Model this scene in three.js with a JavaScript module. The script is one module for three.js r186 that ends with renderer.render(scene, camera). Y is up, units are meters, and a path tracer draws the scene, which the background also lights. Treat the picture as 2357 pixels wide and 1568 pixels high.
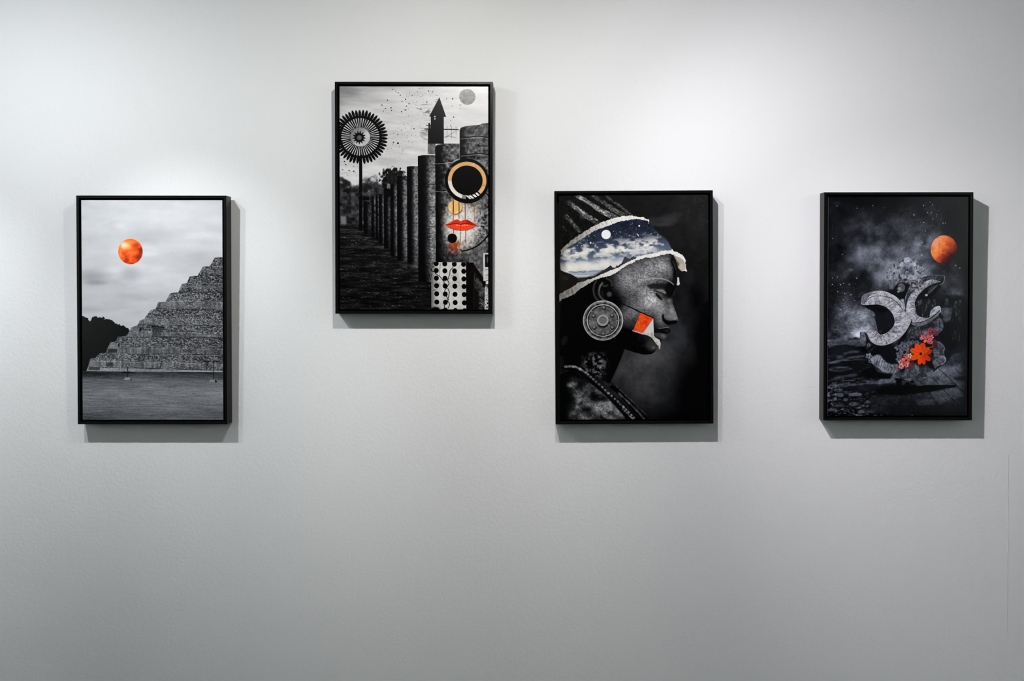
import * as THREE from 'three';
import { mergeGeometries } from 'three/addons/utils/BufferGeometryUtils.js';

// ------------------------------------------------------------------ camera, light, exposure
const scene = new THREE.Scene();
scene.background = new THREE.Color(0x000000);
const EYE = 1.5, DIST = 2.32, FOCAL = 2059;                 // eye height, distance to the picture wall (m), focal length in pixels of the 2357 x 1568 frame
const camera = new THREE.PerspectiveCamera(2 * Math.atan(784 / FOCAL) * 180 / Math.PI, 2357 / 1568, 0.05, 40);
camera.position.set(0, EYE, DIST);
camera.lookAt(0, EYE, 0);
camera.setViewOffset(2357, 1568, 1178.5 - 1247, 784 - 697, 2357, 1568);   // the lens is shifted: the sensor is parallel to the wall
const renderer = new THREE.WebGLRenderer({ antialias: true });
renderer.toneMapping = THREE.LinearToneMapping;
renderer.toneMappingExposure = 0.98;
renderer.shadowMap.enabled = true;

const PX = DIST / FOCAL;                                      // metres on the wall for one pixel of the photograph
const wallX = (px) => (px - 1247) * PX, wallY = (py) => EYE + (697 - py) * PX;

// the four heads of the ceiling track in front of the picture wall: place along the wall, where each is turned (degrees), the half angle and strength of its core, beam and spill
const TRACK_Z = 0.794, TRACK_Y = wallY(-35), GAIN = Math.PI / 0.78;
const HEADS = [
  { x: wallX(0), yaw: -13.7, pitch: 52.8, lobes: [[22.3, 0.609], [58.6, 0.045], [78.9, 0.359]], color: [0.935, 0.965, 1.0], at: 'above the left end of the picture wall' },
  { x: wallX(225), yaw: 19.9, pitch: 48.2, lobes: [[22.2, 0.57], [47.7, 0.057], [82.7, 0.199]], color: [0.935, 0.965, 1.0], at: 'second from the left end of the picture wall' },
  { x: wallX(1066), yaw: 0.2, pitch: 53.1, lobes: [[22.5, 0.432], [55.0, 0.045], [83.9, 0.376]], color: [1.0, 0.972, 0.925], at: 'above the picture hung highest' },
  { x: wallX(1293), yaw: 66.2, pitch: 42.2, lobes: [[30.8, 0.97], [54.9, 0.6], [79.6, 0.46]], color: [0.98, 0.945, 1.0], at: 'turned towards the right end of the picture wall' },
];
const SIDE_POWER = 8;                                         // candela of each lamp of the two tracks that light the side walls, behind and beside the camera

// ------------------------------------------------------------------ small helpers
const used = new Map();
const named = (name) => { const n = used.get(name) ?? 0; used.set(name, n + 1); return n ? name + '_' + String(n).padStart(3, '0') : name; };
function mesh(name, geometry, material, parent) {
  const m = new THREE.Mesh(geometry, material);
  m.name = name; m.castShadow = true; m.receiveShadow = true;
  if (parent) parent.add(m);
  return m;
}
function thing(name, label, category, group) {
  const o = new THREE.Group(); o.name = named(name); o.userData = { label, category };
  if (group) o.userData.group = group;
  scene.add(o);
  return o;
}
function random(seed) { let a = seed | 0; return () => { a = (a + 0x6d2b79f5) | 0; let t = Math.imul(a ^ (a >>> 15), 1 | a); t = (t + Math.imul(t ^ (t >>> 7), 61 | t)) ^ t; return ((t ^ (t >>> 14)) >>> 0) / 4294967296; }; }
const clamp = (x, a = 0, b = 1) => Math.min(b, Math.max(a, x)), mix = (a, b, t) => a + (b - a) * t;
const step = (a, b, x) => { const t = clamp((x - a) / (b - a)); return t * t * (3 - 2 * t); };
const hash = (x, y, s) => { let n = Math.imul(x, 374761393) + Math.imul(y, 668265263) + Math.imul(s, 2147483477); n = Math.imul(n ^ (n >>> 13), 1274126177); n = Math.imul(n ^ (n >>> 15), 2246822519); return ((n ^ (n >>> 16)) >>> 0) / 4294967296; };
function noise(x, y, s = 0) {                                  // value noise, 0 to 1
  const ix = Math.floor(x), iy = Math.floor(y), fx = x - ix, fy = y - iy, u = fx * fx * (3 - 2 * fx), v = fy * fy * (3 - 2 * fy);
  return mix(mix(hash(ix, iy, s), hash(ix + 1, iy, s), u), mix(hash(ix, iy + 1, s), hash(ix + 1, iy + 1, s), u), v);
}
function stones(x, y, s) {                                     // irregular cells: [tone of the stone, nearness to its edge, height inside the stone]
  const ix = Math.floor(x), iy = Math.floor(y); let d1 = 9, d2 = 9, tone = 0, up = 0;
  for (let j = -1; j <= 1; j++) for (let i = -1; i <= 1; i++) { const cx = ix + i + 0.12 + 0.76 * hash(ix + i, iy + j, s), cy = iy + j + 0.15 + 0.7 * hash(ix + i, iy + j, s + 1), d = Math.hypot((x - cx) * 0.85, y - cy); if (d < d1) { d2 = d1; d1 = d; tone = hash(ix + i, iy + j, s + 2); up = cy - y; } else if (d < d2) d2 = d; }
  return [tone, d2 - d1, up];
}
function fbm(x, y, octaves = 4, s = 0, gain = 0.5) {
  let sum = 0, amp = 1, all = 0;
  for (let i = 0; i < octaves; i++) { sum += amp * noise(x, y, s + i * 17); all += amp; amp *= gain; x = x * 2.03 + 11.3; y = y * 2.03 + 7.7; }
  return sum / all;
}

// ------------------------------------------------------------------ the four prints: flat pictures, drawn into canvases
// Each print is drawn in the pixels of an enlargement of itself (2.45 to one pixel of the photograph); from(...) takes points off a closer enlargement.
const ZOOM = 2.45;
class Print {
  constructor(origin, [tl, tr, br, bl]) {
    this.o = origin;
    const [a, b, c] = [tl, tr, bl].map((p) => [(p[0] - origin[0]) * ZOOM, (p[1] - origin[1]) * ZOOM]);
    this.W = Math.round(Math.hypot(b[0] - a[0], b[1] - a[1])); this.H = Math.round(Math.hypot(c[0] - a[0], c[1] - a[1]));
    this.u = [(b[0] - a[0]) / this.W, (b[1] - a[1]) / this.W]; this.v = [(c[0] - a[0]) / this.H, (c[1] - a[1]) / this.H]; this.a = a;
    const d = this.u[0] * this.v[1] - this.u[1] * this.v[0];
    this.m = [this.v[1] / d, -this.u[1] / d, -this.v[0] / d, this.u[0] / d];
    this.m.push(-(this.m[0] * a[0] + this.m[2] * a[1]), -(this.m[1] * a[0] + this.m[3] * a[1]));
    this.canvas = document.createElement('canvas'); this.canvas.width = this.W; this.canvas.height = this.H;
    this.c = this.canvas.getContext('2d');
    this.c.setTransform(...this.m); this.c.lineCap = 'round'; this.c.lineJoin = 'round';
  }
  from(rx, ry, s) { return (pts) => pts.map(([x, y, ...r]) => [(x / s + rx - this.o[0]) * ZOOM, (y / s + ry - this.o[1]) * ZOOM, ...r.map((k) => k / s * ZOOM)]); }
  rgb(k, a = 1) { const [r, g, b] = typeof k === 'number' ? [k, k, k] : k; return `rgba(${r | 0},${g | 0},${b | 0},${a})`; }
  path(pts, smooth, closed = true) {
    const c = this.c; c.beginPath();
    if (!smooth) { pts.forEach((p, i) => (i ? c.lineTo(p[0], p[1]) : c.moveTo(p[0], p[1]))); if (closed) c.closePath(); return; }
    const n = pts.length, at = (i) => (closed ? pts[(i + n) % n] : pts[clamp(i, 0, n - 1)]);
    c.moveTo(pts[0][0], pts[0][1]);
    for (let i = 0; i < (closed ? n : n - 1); i++) {
      const p0 = at(i - 1), p1 = at(i), p2 = at(i + 1), p3 = at(i + 2);
      c.bezierCurveTo(p1[0] + (p2[0] - p0[0]) / 6, p1[1] + (p2[1] - p0[1]) / 6, p2[0] - (p3[0] - p1[0]) / 6, p2[1] - (p3[1] - p1[1]) / 6, p2[0], p2[1]);
    }
    if (closed) c.closePath();
  }
  // draws straight away, or through a small blurred layer over the box [x0, y0, x1, y1]
  soft(blur, box, draw) {
    if (!blur) { this.c.save(); draw(); this.c.restore(); return; }
    const m = this.m, q = [[box[0], box[1]], [box[2], box[1]], [box[2], box[3]], [box[0], box[3]]].map(([x, y]) => [m[0] * x + m[2] * y + m[4], m[1] * x + m[3] * y + m[5]]), pad = Math.ceil(blur * 3) + 3;
    const x0 = Math.max(-pad, Math.floor(Math.min(...q.map((p) => p[0]))) - pad), y0 = Math.max(-pad, Math.floor(Math.min(...q.map((p) => p[1]))) - pad);
    const x1 = Math.min(this.W + pad, Math.ceil(Math.max(...q.map((p) => p[0]))) + pad), y1 = Math.min(this.H + pad, Math.ceil(Math.max(...q.map((p) => p[1]))) + pad);
    if (x1 <= x0 || y1 <= y0) return;
    const layer = document.createElement('canvas'); layer.width = x1 - x0; layer.height = y1 - y0;
    const l = layer.getContext('2d'), c = this.c;
    l.lineCap = 'round'; l.lineJoin = 'round'; l.filter = `blur(${blur}px)`; l.setTransform(m[0], m[1], m[2], m[3], m[4] - x0, m[5] - y0);
    this.c = l; draw(); this.c = c;
    c.save(); c.setTransform(1, 0, 0, 1, 0, 0); c.drawImage(layer, x0, y0); c.restore();
  }
  box(pts, w = 0) { return [Math.min(...pts.map((p) => p[0])) - w, Math.min(...pts.map((p) => p[1])) - w, Math.max(...pts.map((p) => p[0])) + w, Math.max(...pts.map((p) => p[1])) + w]; }
  fill(pts, k, { a = 1, blur = 0, smooth = false } = {}) { this.soft(blur, this.box(pts, smooth ? 8 : 0), () => { this.c.fillStyle = this.rgb(k, a); this.path(pts, smooth); this.c.fill(); }); }
  line(pts, w, k, { a = 1, blur = 0, smooth = true, closed = false } = {}) { this.soft(blur, this.box(pts, w + 6), () => { this.c.strokeStyle = this.rgb(k, a); this.c.lineWidth = w; this.path(pts, smooth, closed); this.c.stroke(); }); }
  oval(x, y, rx, ry, k, { a = 1, blur = 0, turn = 0 } = {}) { const r = Math.max(rx, ry); this.soft(blur, [x - r, y - r, x + r, y + r], () => { this.c.fillStyle = this.rgb(k, a); this.c.beginPath(); this.c.ellipse(x, y, rx, ry, turn, 0, 7); this.c.fill(); }); }
  ring(x, y, rx, ry, w, k, { a = 1, blur = 0, from = 0, to = 2 * Math.PI } = {}) { this.soft(blur, [x - rx - w, y - ry - w, x + rx + w, y + ry + w], () => { this.c.strokeStyle = this.rgb(k, a); this.c.lineWidth = w; this.c.lineCap = 'butt'; this.c.beginPath(); this.c.ellipse(x, y, rx, ry, 0, from, to); this.c.stroke(); }); }
  blob(x, y, rx, ry, k, a = 1, turn = 0) {
    const c = this.c; c.save(); c.translate(x, y); c.rotate(turn); c.scale(rx, ry);
    const g = c.createRadialGradient(0, 0, 0, 0, 0, 1); for (let i = 0; i <= 8; i++) { const r = i / 8; g.addColorStop(r, this.rgb(k, a * (1 - r * r) * (1 - r * r))); }
    c.fillStyle = g; c.fillRect(-1, -1, 2, 2); c.restore();
  }
  // a layer computed point by point, fn(x, y) -> grey or [r, g, b, alpha], inside an outline
  paint(fn, pts, { smooth = false, mode = 'source-over', blur = 0 } = {}) {
    const { W, H, u, v, a, m } = this;
    let x0 = 0, y0 = 0, x1 = W, y1 = H;
    if (pts) {
      const q = pts.map(([x, y]) => [m[0] * x + m[2] * y + m[4], m[1] * x + m[3] * y + m[5]]);
      x0 = clamp(Math.floor(Math.min(...q.map((p) => p[0]))) - 12, 0, W); x1 = clamp(Math.ceil(Math.max(...q.map((p) => p[0]))) + 12, 0, W);
      y0 = clamp(Math.floor(Math.min(...q.map((p) => p[1]))) - 12, 0, H); y1 = clamp(Math.ceil(Math.max(...q.map((p) => p[1]))) + 12, 0, H);
    }
    const w = x1 - x0, h = y1 - y0; if (w < 1 || h < 1) return;
    const layer = document.createElement('canvas'); layer.width = w; layer.height = h;
    const l = layer.getContext('2d'), image = l.createImageData(w, h), d = image.data;
    for (let y = 0, i = 0; y < h; y++) for (let x = 0; x < w; x++, i += 4) {
      const X = x + x0, Y = y + y0, k = fn(a[0] + u[0] * X + v[0] * Y, a[1] + u[1] * X + v[1] * Y);
      if (typeof k === 'number') { d[i] = d[i + 1] = d[i + 2] = clamp(k, 0, 255); d[i + 3] = 255; }
      else { d[i] = clamp(k[0], 0, 255); d[i + 1] = clamp(k[1], 0, 255); d[i + 2] = clamp(k[2], 0, 255); d[i + 3] = clamp((k[3] ?? 1) * 255, 0, 255); }
    }
    l.putImageData(image, 0, 0);
    const c = this.c; c.save();
    if (pts) { this.path(pts, smooth); c.clip(); }
    c.setTransform(1, 0, 0, 1, 0, 0); c.globalCompositeOperation = mode; if (blur) c.filter = `blur(${blur}px)`; c.drawImage(layer, x0, y0); c.filter = 'none'; c.restore();
  }
  // inks: the values read off the photograph are turned into reflectance, and the dots of the print are added
  texture(gain, seed) {
    const c = this.c, image = c.getImageData(0, 0, this.W, this.H), d = image.data, r = random(seed);
    const to = new Float32Array(256); for (let i = 0; i < 256; i++) { const s = i / 255; to[i] = s <= 0.04045 ? s / 12.92 : Math.pow((s + 0.055) / 1.055, 2.4); }
    for (let i = 0; i < d.length; i += 4) {
      const grain = (r() - 0.5) * 5;
      for (let k = 0; k < 3; k++) { const v = d[i + k] + grain * (0.4 + d[i + k] / 160), l = to[clamp(Math.round(v - 8 * clamp(1 - v / 90)), 0, 255)] * gain; d[i + k] = 255 * clamp(l <= 0.0031308 ? 12.92 * l : 1.055 * Math.pow(l, 1 / 2.4) - 0.055, 0, 0.965); }
    }
    c.putImageData(image, 0, 0);
    const t = new THREE.CanvasTexture(this.canvas); t.colorSpace = THREE.SRGBColorSpace; t.magFilter = THREE.LinearFilter; t.anisotropy = 8;
    return t;
  }
}

// ---- print 1: stepped pyramid under an orange disc
function pyramidPrint() {
  const A = new Print([140, 420], [[185.9, 463.1], [510.4, 459.1], [513.6, 967.3], [190.3, 964.5]]), R = random(11);
  const B = A.from(180, 710, 6.03), C = A.from(350, 570, 6.03), D4 = A.from(345, 710, 6.03);
  A.paint((x, y) => {
    let k = 199 + 9 * step(700, 150, y);
    k += (fbm(x / 260, y / 80, 4, 3) - 0.5) * 42 + (fbm(x / 90, y / 40, 3, 9) - 0.5) * 16;
    return [k - 1, k, k + 3];
  });
  for (const [x, y, rx, ry, k, a] of [[170, 540, 120, 70, 138, 0.55], [200, 565, 90, 22, 130, 0.5], [395, 515, 85, 55, 150, 0.5], [300, 490, 70, 34, 222, 0.6], [330, 245, 50, 24, 228, 0.45], [250, 440, 160, 60, 180, 0.35], [640, 220, 260, 60, 216, 0.5], [800, 150, 170, 90, 205, 0.5],
    [180, 620, 160, 40, 205, 0.5], [170, 715, 130, 28, 165, 0.5], [330, 700, 140, 30, 176, 0.4], [560, 600, 200, 40, 205, 0.4], [230, 745, 150, 24, 208, 0.5], [820, 330, 150, 40, 185, 0.45], [520, 440, 120, 40, 180, 0.35], [600, 520, 160, 30, 212, 0.35]]) A.blob(x, y, rx, ry, [k, k, k + 4], a);
  // disc
  A.oval(391, 389, 70.5, 72, [236, 200, 180], { blur: 1.2, a: 0.9 });
  A.c.save(); A.path(Array.from({ length: 60 }, (_, i) => [391 + 69 * Math.cos(i * Math.PI / 30), 389 + 71 * Math.sin(i * Math.PI / 30)])); A.c.clip();
  A.paint((x, y) => { const n = fbm(x / 26, y / 22, 4, 31), m = fbm(x / 9, y / 9, 2, 37), t = clamp((n - 0.5) * 0.8 + (m - 0.5) * 0.35 + 0.5 + (391 - x) / 330 - (y - 389) / 330); return [mix(178, 255, step(0, 0.6, t)), mix(36, 140, t), mix(5, 62, t * t)]; }, [[320, 316], [462, 316], [462, 462], [320, 462]]);
  A.blob(363, 356, 44, 36, [255, 212, 165], 0.95); A.blob(350, 352, 24, 22, [250, 226, 196], 0.8); A.blob(392, 335, 40, 16, [255, 150, 70], 0.6); A.blob(334, 398, 12, 30, [255, 160, 80], 0.5); A.blob(410, 400, 36, 34, [255, 120, 40], 0.5);
  A.blob(452, 386, 22, 28, [90, 16, 4], 0.7); A.blob(436, 420, 24, 34, [120, 24, 4], 0.6); A.blob(430, 352, 26, 20, [150, 40, 6], 0.55); A.blob(352, 402, 20, 14, [190, 50, 6], 0.5); A.blob(370, 440, 30, 22, [150, 34, 4], 0.55); A.blob(398, 456, 24, 10, [90, 16, 4], 0.6); A.blob(378, 422, 16, 10, [225, 76, 16], 0.5); A.blob(416, 438, 14, 12, [205, 64, 14], 0.4);
  A.c.restore();
  // far trees, black against the sky
  const wood = B([[-20, 100], [40, 112], [75, 118], [128, 142], [134, 178], [160, 182], [182, 176], [188, 145], [210, 120], [245, 114], [275, 138], [300, 132], [340, 148], [430, 148], [470, 166], [512, 206], [562, 224], [630, 240], [662, 266], [700, 276], [715, 320], [700, 420], [560, 640], [300, 800], [120, 880], [-20, 890]]);
  A.fill(wood, [3, 3, 4]);
  for (let i = 0; i < 150; i++) { const k = Math.floor(R() * 19), t = R(), p = wood[k], q = wood[k + 1]; A.oval(mix(p[0], q[0], t) + (R() - 0.5) * 4, mix(p[1], q[1], t) + R() * 5 - 0.5, 2 + R() * 4, 2 + R() * 4, [4, 4, 5]); }
  for (const [x, y, r] of B([[345, 122, 14], [335, 138, 16], [360, 135, 10], [310, 134, 14], [630, 236, 10], [565, 222, 12], [60, 125, 18], [105, 140, 16]])) A.oval(x, y, r, r * 0.8, [4, 4, 5]);
  // pyramid
  const up = C([[985, 117], [905, 116], [870, 122], [850, 150], [830, 190], [808, 222], [800, 240], [740, 241], [705, 246], [685, 272], [668, 310], [640, 352], [630, 375], [575, 378], [520, 386], [505, 420], [480, 474], [440, 482], [412, 490], [390, 538], [362, 606], [310, 608], [250, 622], [230, 656], [206, 700], [190, 736], [130, 742], [84, 747], [66, 790], [48, 842]]);
  const low = B([[1010, 8], [960, 66], [915, 136], [880, 148], [855, 152], [838, 190], [824, 220], [780, 236], [735, 256], [708, 302], [690, 340], [668, 366], [640, 374], [545, 396], [530, 425], [514, 452], [480, 458], [448, 459], [424, 505], [402, 550], [388, 590], [374, 610], [330, 614], [288, 624], [260, 655], [225, 686], [205, 684], [170, 694], [150, 740], [134, 800], [120, 840], [108, 862], [60, 876]]);
  const pyr = [...up, ...low, ...B([[60, 900], [1600, 900]]), [930, 1075]];
  // terraces: [from y, to y, kind]; kind 0 rubble, 1 dressed wall
  const tiers = [[400, 462, 0], [462, 512, 1], [512, 560, 0], [560, 607, 1], [607, 664, 0], [664, 704, 1], [704, 764, 0], [764, 794, 1], [794, 838, 0], [838, 862, 1], [862, 928, 0], [928, 958, 1], [958, 1008, 0], [1008, 1046, 1], [1046, 1062, 2]];
  A.paint((x, y) => {
    const wob = (noise(x / 50, y / 30, 60) - 0.5) * 7, yy = y + wob + (905 - x) * 0.004, t = tiers.find((q) => yy < q[1]) ?? tiers[14], f = (yy - t[0]) / (t[1] - t[0]);
    const rub = noise(x / 5.4 + 3 * noise(x / 18, y / 9, 8), y / 3.1 + 1.6 * noise(x / 11, y / 30, 9), 41), big = noise(x / 15, y / 7, 43), fine = noise(x / 2.3, y / 1.7, 45), tone = fbm(x / 120, y / 60, 3, 47) - 0.5;
    const [st, ed, hi] = stones(x / 9.5 + 1.5 * noise(x / 9, y / 6, 8), y / 4.3 + 1.3 * noise(x / 13, y / 9, 9), 41);
    let r = 26 + 76 * st + 46 * clamp(hi + 0.25) + 44 * (fine - 0.5) + 26 * (big - 0.5); r = mix(9, r + 10, step(0.0, 0.22 + 0.3 * big, ed)); const rag = clamp((rub - 0.5) * 1.9 + (fine - 0.5) * 0.9 + 0.5); r = mix(r, 8 + 190 * rag * rag, 0.45) * 1.22;
    const stain = noise(x / 8, y / 60, 51), block = noise(x / 30, y / 26, 53);
    let w = 112 + 60 * (stain - 0.5) + 46 * (block - 0.5) + 50 * (fine - 0.5) + 30 * (rub - 0.5);
    const patch = step(0.42, 0.62, noise(x / 60, y / 20, 57));
    let k;
    if (t[2] === 2) k = 135 + 70 * (rub - 0.5);
    else if (t[2] === 1) { k = mix(w, r, 0.25 + 0.45 * patch * step(560, 700, x)); if (t[0] === 928) k = mix(k, 44 + 60 * stain, 0.6 * step(180, 240, x) * step(0.35, 0.6, noise(x / 34, 2, 59))); if (f < 0.1) k += 26; }
    else { k = mix(r, w, 0.12 + 0.25 * (1 - patch) * step(0.55, 1, f)); if (f < 0.14) k = k * 0.62 + 14; }
    k += tone * 40 - 12 * step(640, 905, x) * step(760, 560, y) + 14 * step(600, 200, x);
    return [k - 1, k, k + 3];
  }, pyr);
  // dark notches, dressed corner blocks, ledges
  for (const p of [[[0, 1065], [120, 1075], [150, 1110], [130, 1215], [0, 1220]]]) A.fill(C(p), [30, 30, 32], { a: 0.5, blur: 3 });
  A.line(C([[0, 1082], [130, 1085], [165, 1100]]), 5, [4, 4, 4]);
  A.fill(B([[735, 258], [850, 256], [845, 312], [705, 310]]), [112, 113, 116], { a: 0.6 }); A.fill(B([[852, 258], [880, 262], [872, 300], [846, 314]]), [10, 10, 10], { a: 0.9, blur: 0.6 });
  A.fill(B([[448, 462], [540, 480], [555, 548], [402, 550]]), [128, 129, 132], { a: 0.65 }); A.fill(B([[545, 480], [570, 478], [575, 515], [556, 520]]), [8, 8, 8], { a: 0.9 });
  A.fill(B([[165, 700], [285, 730], [280, 790], [140, 796]]), [118, 119, 122], { a: 0.55 });
  A.fill(B([[415, 553], [540, 553], [540, 606], [410, 606]]), [34, 34, 36], { a: 0.8, blur: 1 }); A.fill(B([[150, 804], [300, 804], [300, 850], [140, 850]]), [40, 40, 42], { a: 0.7, blur: 1.2 });
  A.fill(B([[390, 745], [490, 745], [490, 800], [390, 800]]), [22, 22, 24], { a: 0.6, blur: 2.4 });
  for (const [y0, x0, k] of [[615, 290, 150], [385, 545, 150]]) A.line(B([[x0, y0], [x0 + 250, y0 - 4], [1025, y0 - 6]]), 2.6, k, { a: 0.55 });
  A.line(D4([[0, 632], [300, 625], [620, 628], [1000, 622]]), 3, 165, { a: 0.5 }); A.line(D4([[0, 205], [400, 208], [700, 192], [1000, 190]]), 2.6, 175, { a: 0.6 }); A.line(C([[200, 832], [330, 828], [60, 842]]), 2.2, 170, { a: 0.5, smooth: false });
  A.line(D4([[400, 822], [790, 826], [798, 715], [740, 705]]), 3, 8, { smooth: false }); A.line(D4([[740, 700], [1010, 712]]), 3, 10); A.line(D4([[0, 820], [140, 818], [158, 730]]), 3, 10, { smooth: false }); A.line(B([[780, 808], [1020, 818]]), 2.6, 10); A.line(B([[330, 808], [520, 806]]), 2.4, 20);
  A.line(D4([[400, 842], [820, 846], [1005, 842]]), 6, 178, { a: 0.75 }); A.line(D4([[0, 846], [180, 850], [400, 848]]), 4, 150, { a: 0.6 }); A.line(B([[820, 842], [1020, 846]]), 4, 130, { a: 0.6 });
  // field
  A.paint((x, y) => {
    const t = (y - 1062) / 280, s = fbm(x / 70, y / 5, 4, 71), f = noise(x / 5, y / 2.2, 73), b = fbm(x / 160, y / 30, 3, 75);
    let k = mix(58, 110, step(0.02, 0.2, t)) + 18 * step(0.2, 0.45, t) - 34 * step(0.5, 1.02, t);
    k += (s - 0.5) * 52 + (f - 0.5) * 26 + (b - 0.5) * 34;
    k -= 34 * step(420, 120, x) * step(0.17, 0.1, t) + 14 * step(420, 120, x) * step(0.6, 1, t);
    k += 10 * step(500, 900, x) * step(0.1, 0.3, t) * step(0.8, 0.5, t);
    return [k - 2, k, k + 4];
  }, [[100, 1061], [400, 1062], [930, 1057], [930, 1360], [100, 1360]]);
  for (let i = 0; i < 90; i++) { const x = 130 + R() * 780, y = 1150 + R() * 180, w = 6 + R() * 26; A.line([[x, y], [x + w, y + (R() - 0.5) * 2]], 1.2 + R() * 1.4, R() < 0.5 ? 40 : 128, { a: 0.3 + R() * 0.3 }); }
  for (const [x, y] of B([[190, 945]])) A.oval(x, y, 3, 2, 120);
  A.fill(B([[595, 884], [625, 862], [700, 862], [820, 880], [700, 884]]), [8, 8, 9], { blur: 0.7 });
  A.line(B([[687, 800], [687, 945]]), 4, [10, 10, 11]); A.fill(B([[650, 945], [715, 943], [722, 976], [636, 980]]), [150, 150, 152]); A.line(B([[722, 976], [742, 977]]), 3, 20);
  A.line(D4([[884, 700], [884, 960]]), 3.6, [14, 14, 15]); A.fill(D4([[845, 958], [918, 958], [930, 994], [825, 994]]), [138, 138, 140]); A.fill(D4([[910, 958], [925, 966], [936, 994], [905, 994]]), [24, 24, 26]);
  return A.texture(0.95, 101);
}

// ---- print 2: a row of stone columns, a round black flower, a tower, red lips
function columnsPrint() {
  const A = new Print([740, 160], [[782.9, 200.6], [1123.1, 196.8], [1123, 710.6], [780.9, 710.9]]), R = random(22), c = A.c;
  const B1 = A.from(775, 190, 5.806), B2 = A.from(950, 190, 5.806), B4 = A.from(950, 450, 5.806);
  A.paint((x, y) => {
    let k = 196 + 16 * step(300, 800, x) - 62 * step(330, 90, y + (x - 100) * 0.55) + 8 * step(300, 560, y);
    const s = fbm(x / 150 + y / 300, y / 26 - x / 260, 4, 5), f = fbm(x / 50, y / 12, 3, 6);
    k += (s - 0.5) * 54 * (1 - 0.55 * step(350, 700, x)) + (f - 0.5) * 14;
    return [k + 1, k, k + 1];
  });
  for (const [x, y, rx, ry, k, a] of [[150, 130, 90, 40, 118, 0.6], [330, 180, 160, 26, 150, 0.5], [160, 215, 120, 18, 190, 0.5], [330, 150, 120, 16, 170, 0.4], [330, 660, 120, 60, 205, 0.4], [430, 470, 90, 30, 188, 0.4], [860, 240, 110, 60, 200, 0.5], [560, 370, 60, 24, 205, 0.4]]) A.blob(x, y, rx, ry, [k, k, k + 1], a);
  // wisps round the tower
  for (let i = 0; i < 40; i++) { const x = 530 + R() * 80, y = 190 + R() * 190; A.line([[x, y], [x + 10 + R() * 25, y + (R() - 0.3) * 14], [x + 26 + R() * 30, y + (R() - 0.3) * 16]], 1 + R() * 1.5, 90, { a: 0.12 + R() * 0.25 }); }
  for (const p of [[[165, 400], [200, 372], [225, 340]], [[140, 400], [190, 395], [240, 405]], [[120, 290], [160, 288], [190, 280]], [[180, 380], [215, 372], [240, 380]], [[50, 335], [100, 350], [120, 355]], [[110, 640], [150, 632], [190, 640]], [[100, 690], [140, 730], [200, 755]], [[110, 670], [150, 660], [190, 690]], [[420, 715], [490, 705], [580, 725]], [[430, 720], [500, 680], [560, 640]]]) A.line(B2(p), 3.4, 70, { a: 0.55, blur: 0.8 });
  A.blob(...B2([[150, 680]])[0], 26, 20, 120, 0.55); A.blob(...B2([[205, 380]])[0], 16, 12, 80, 0.6);
  // wood on the horizon
  A.paint((x, y) => { const n = fbm(x / 22, y / 20, 4, 61), top = 655 + 30 * Math.sin(x / 60) - 60 * step(190, 110, x) - 0, e = step(-22, 22, y - top + (n - 0.5) * 70); const k = 34 + (n - 0.45) * 110 * step(620, 700, y) + 20 * noise(x / 5, y / 5, 63) - 12 * step(190, 120, x); return [k, k, k + 2, e]; }, [[95, 590], [560, 590], [560, 960], [95, 960]]);
  A.paint((x, y) => { const n = fbm(x / 12, y / 12, 4, 65), d = Math.hypot((x - 405) / 74, (y - 620) / 66); const e = step(0.1, -0.12, d - 1 + (n - 0.5) * 0.9); const k = 26 + (n - 0.5) * 60; return [k, k, k + 1, e]; }, [[320, 540], [500, 540], [500, 720], [320, 720]]);
  for (const [x, y] of B1([[700, 1160], [650, 1185], [770, 1160], [610, 1250], [575, 1300], [860, 1190], [900, 1180], [730, 1220], [680, 1260], [820, 1240]])) for (let i = 0; i < 7; i++) { const t = R() * 6.3; A.line([[x, y], [x + 11 * Math.cos(t), y + 9 * Math.sin(t)]], 2.4, 24, { a: 0.7, blur: 0.7 }); }
  for (const [x, y] of B1([[60, 1290], [110, 1320], [150, 1345], [90, 1380], [180, 1420], [230, 1440], [400, 1380], [440, 1400], [380, 1430]])) A.oval(x, y, 14 + R() * 8, 9 + R() * 6, [22, 22, 24], { blur: 2.4, a: 0.8 });
  for (const [x, y, r] of B1([[160, 1400, 12], [200, 1420, 10], [430, 1450, 12], [480, 1430, 9], [150, 1385, 10]])) A.oval(x, y, r, r * 0.7, 150, { blur: 2, a: 0.6 });
  // dark ground
  A.paint((x, y) => {
    const t = (y - 870) / 480, s = fbm(x / 60, y / 9, 4, 81), f = noise(x / 7, y / 3, 83);
    let k = 24 - 8 * t + (s - 0.5) * 56 * (1 - 0.3 * t) + (f - 0.5) * 34 * step(0.4, 0.7, s) + 46 * step(0.72, 0.95, noise(x / 9, y / 2.6, 89)) * step(0.5, 0.66, s);
    k += 22 * step(0.62, 0.8, fbm(x / 90, y / 12, 3, 85)) * step(1200, 1000, y);
    return [k, k, k + 1, step(858, 892, y + (noise(x / 20, 1, 87) - 0.5) * 22)];
  }, [[90, 850], [660, 850], [660, 1370], [90, 1370]]);
  for (let i = 0; i < 130; i++) { const x = 105 + R() * 530, y = 960 + R() * 385; A.oval(x, y, 0.8 + R() * R() * 3, 0.7 + R() * 0.9, 160, { a: 0.15 + R() * R() * 0.75 }); }
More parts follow.
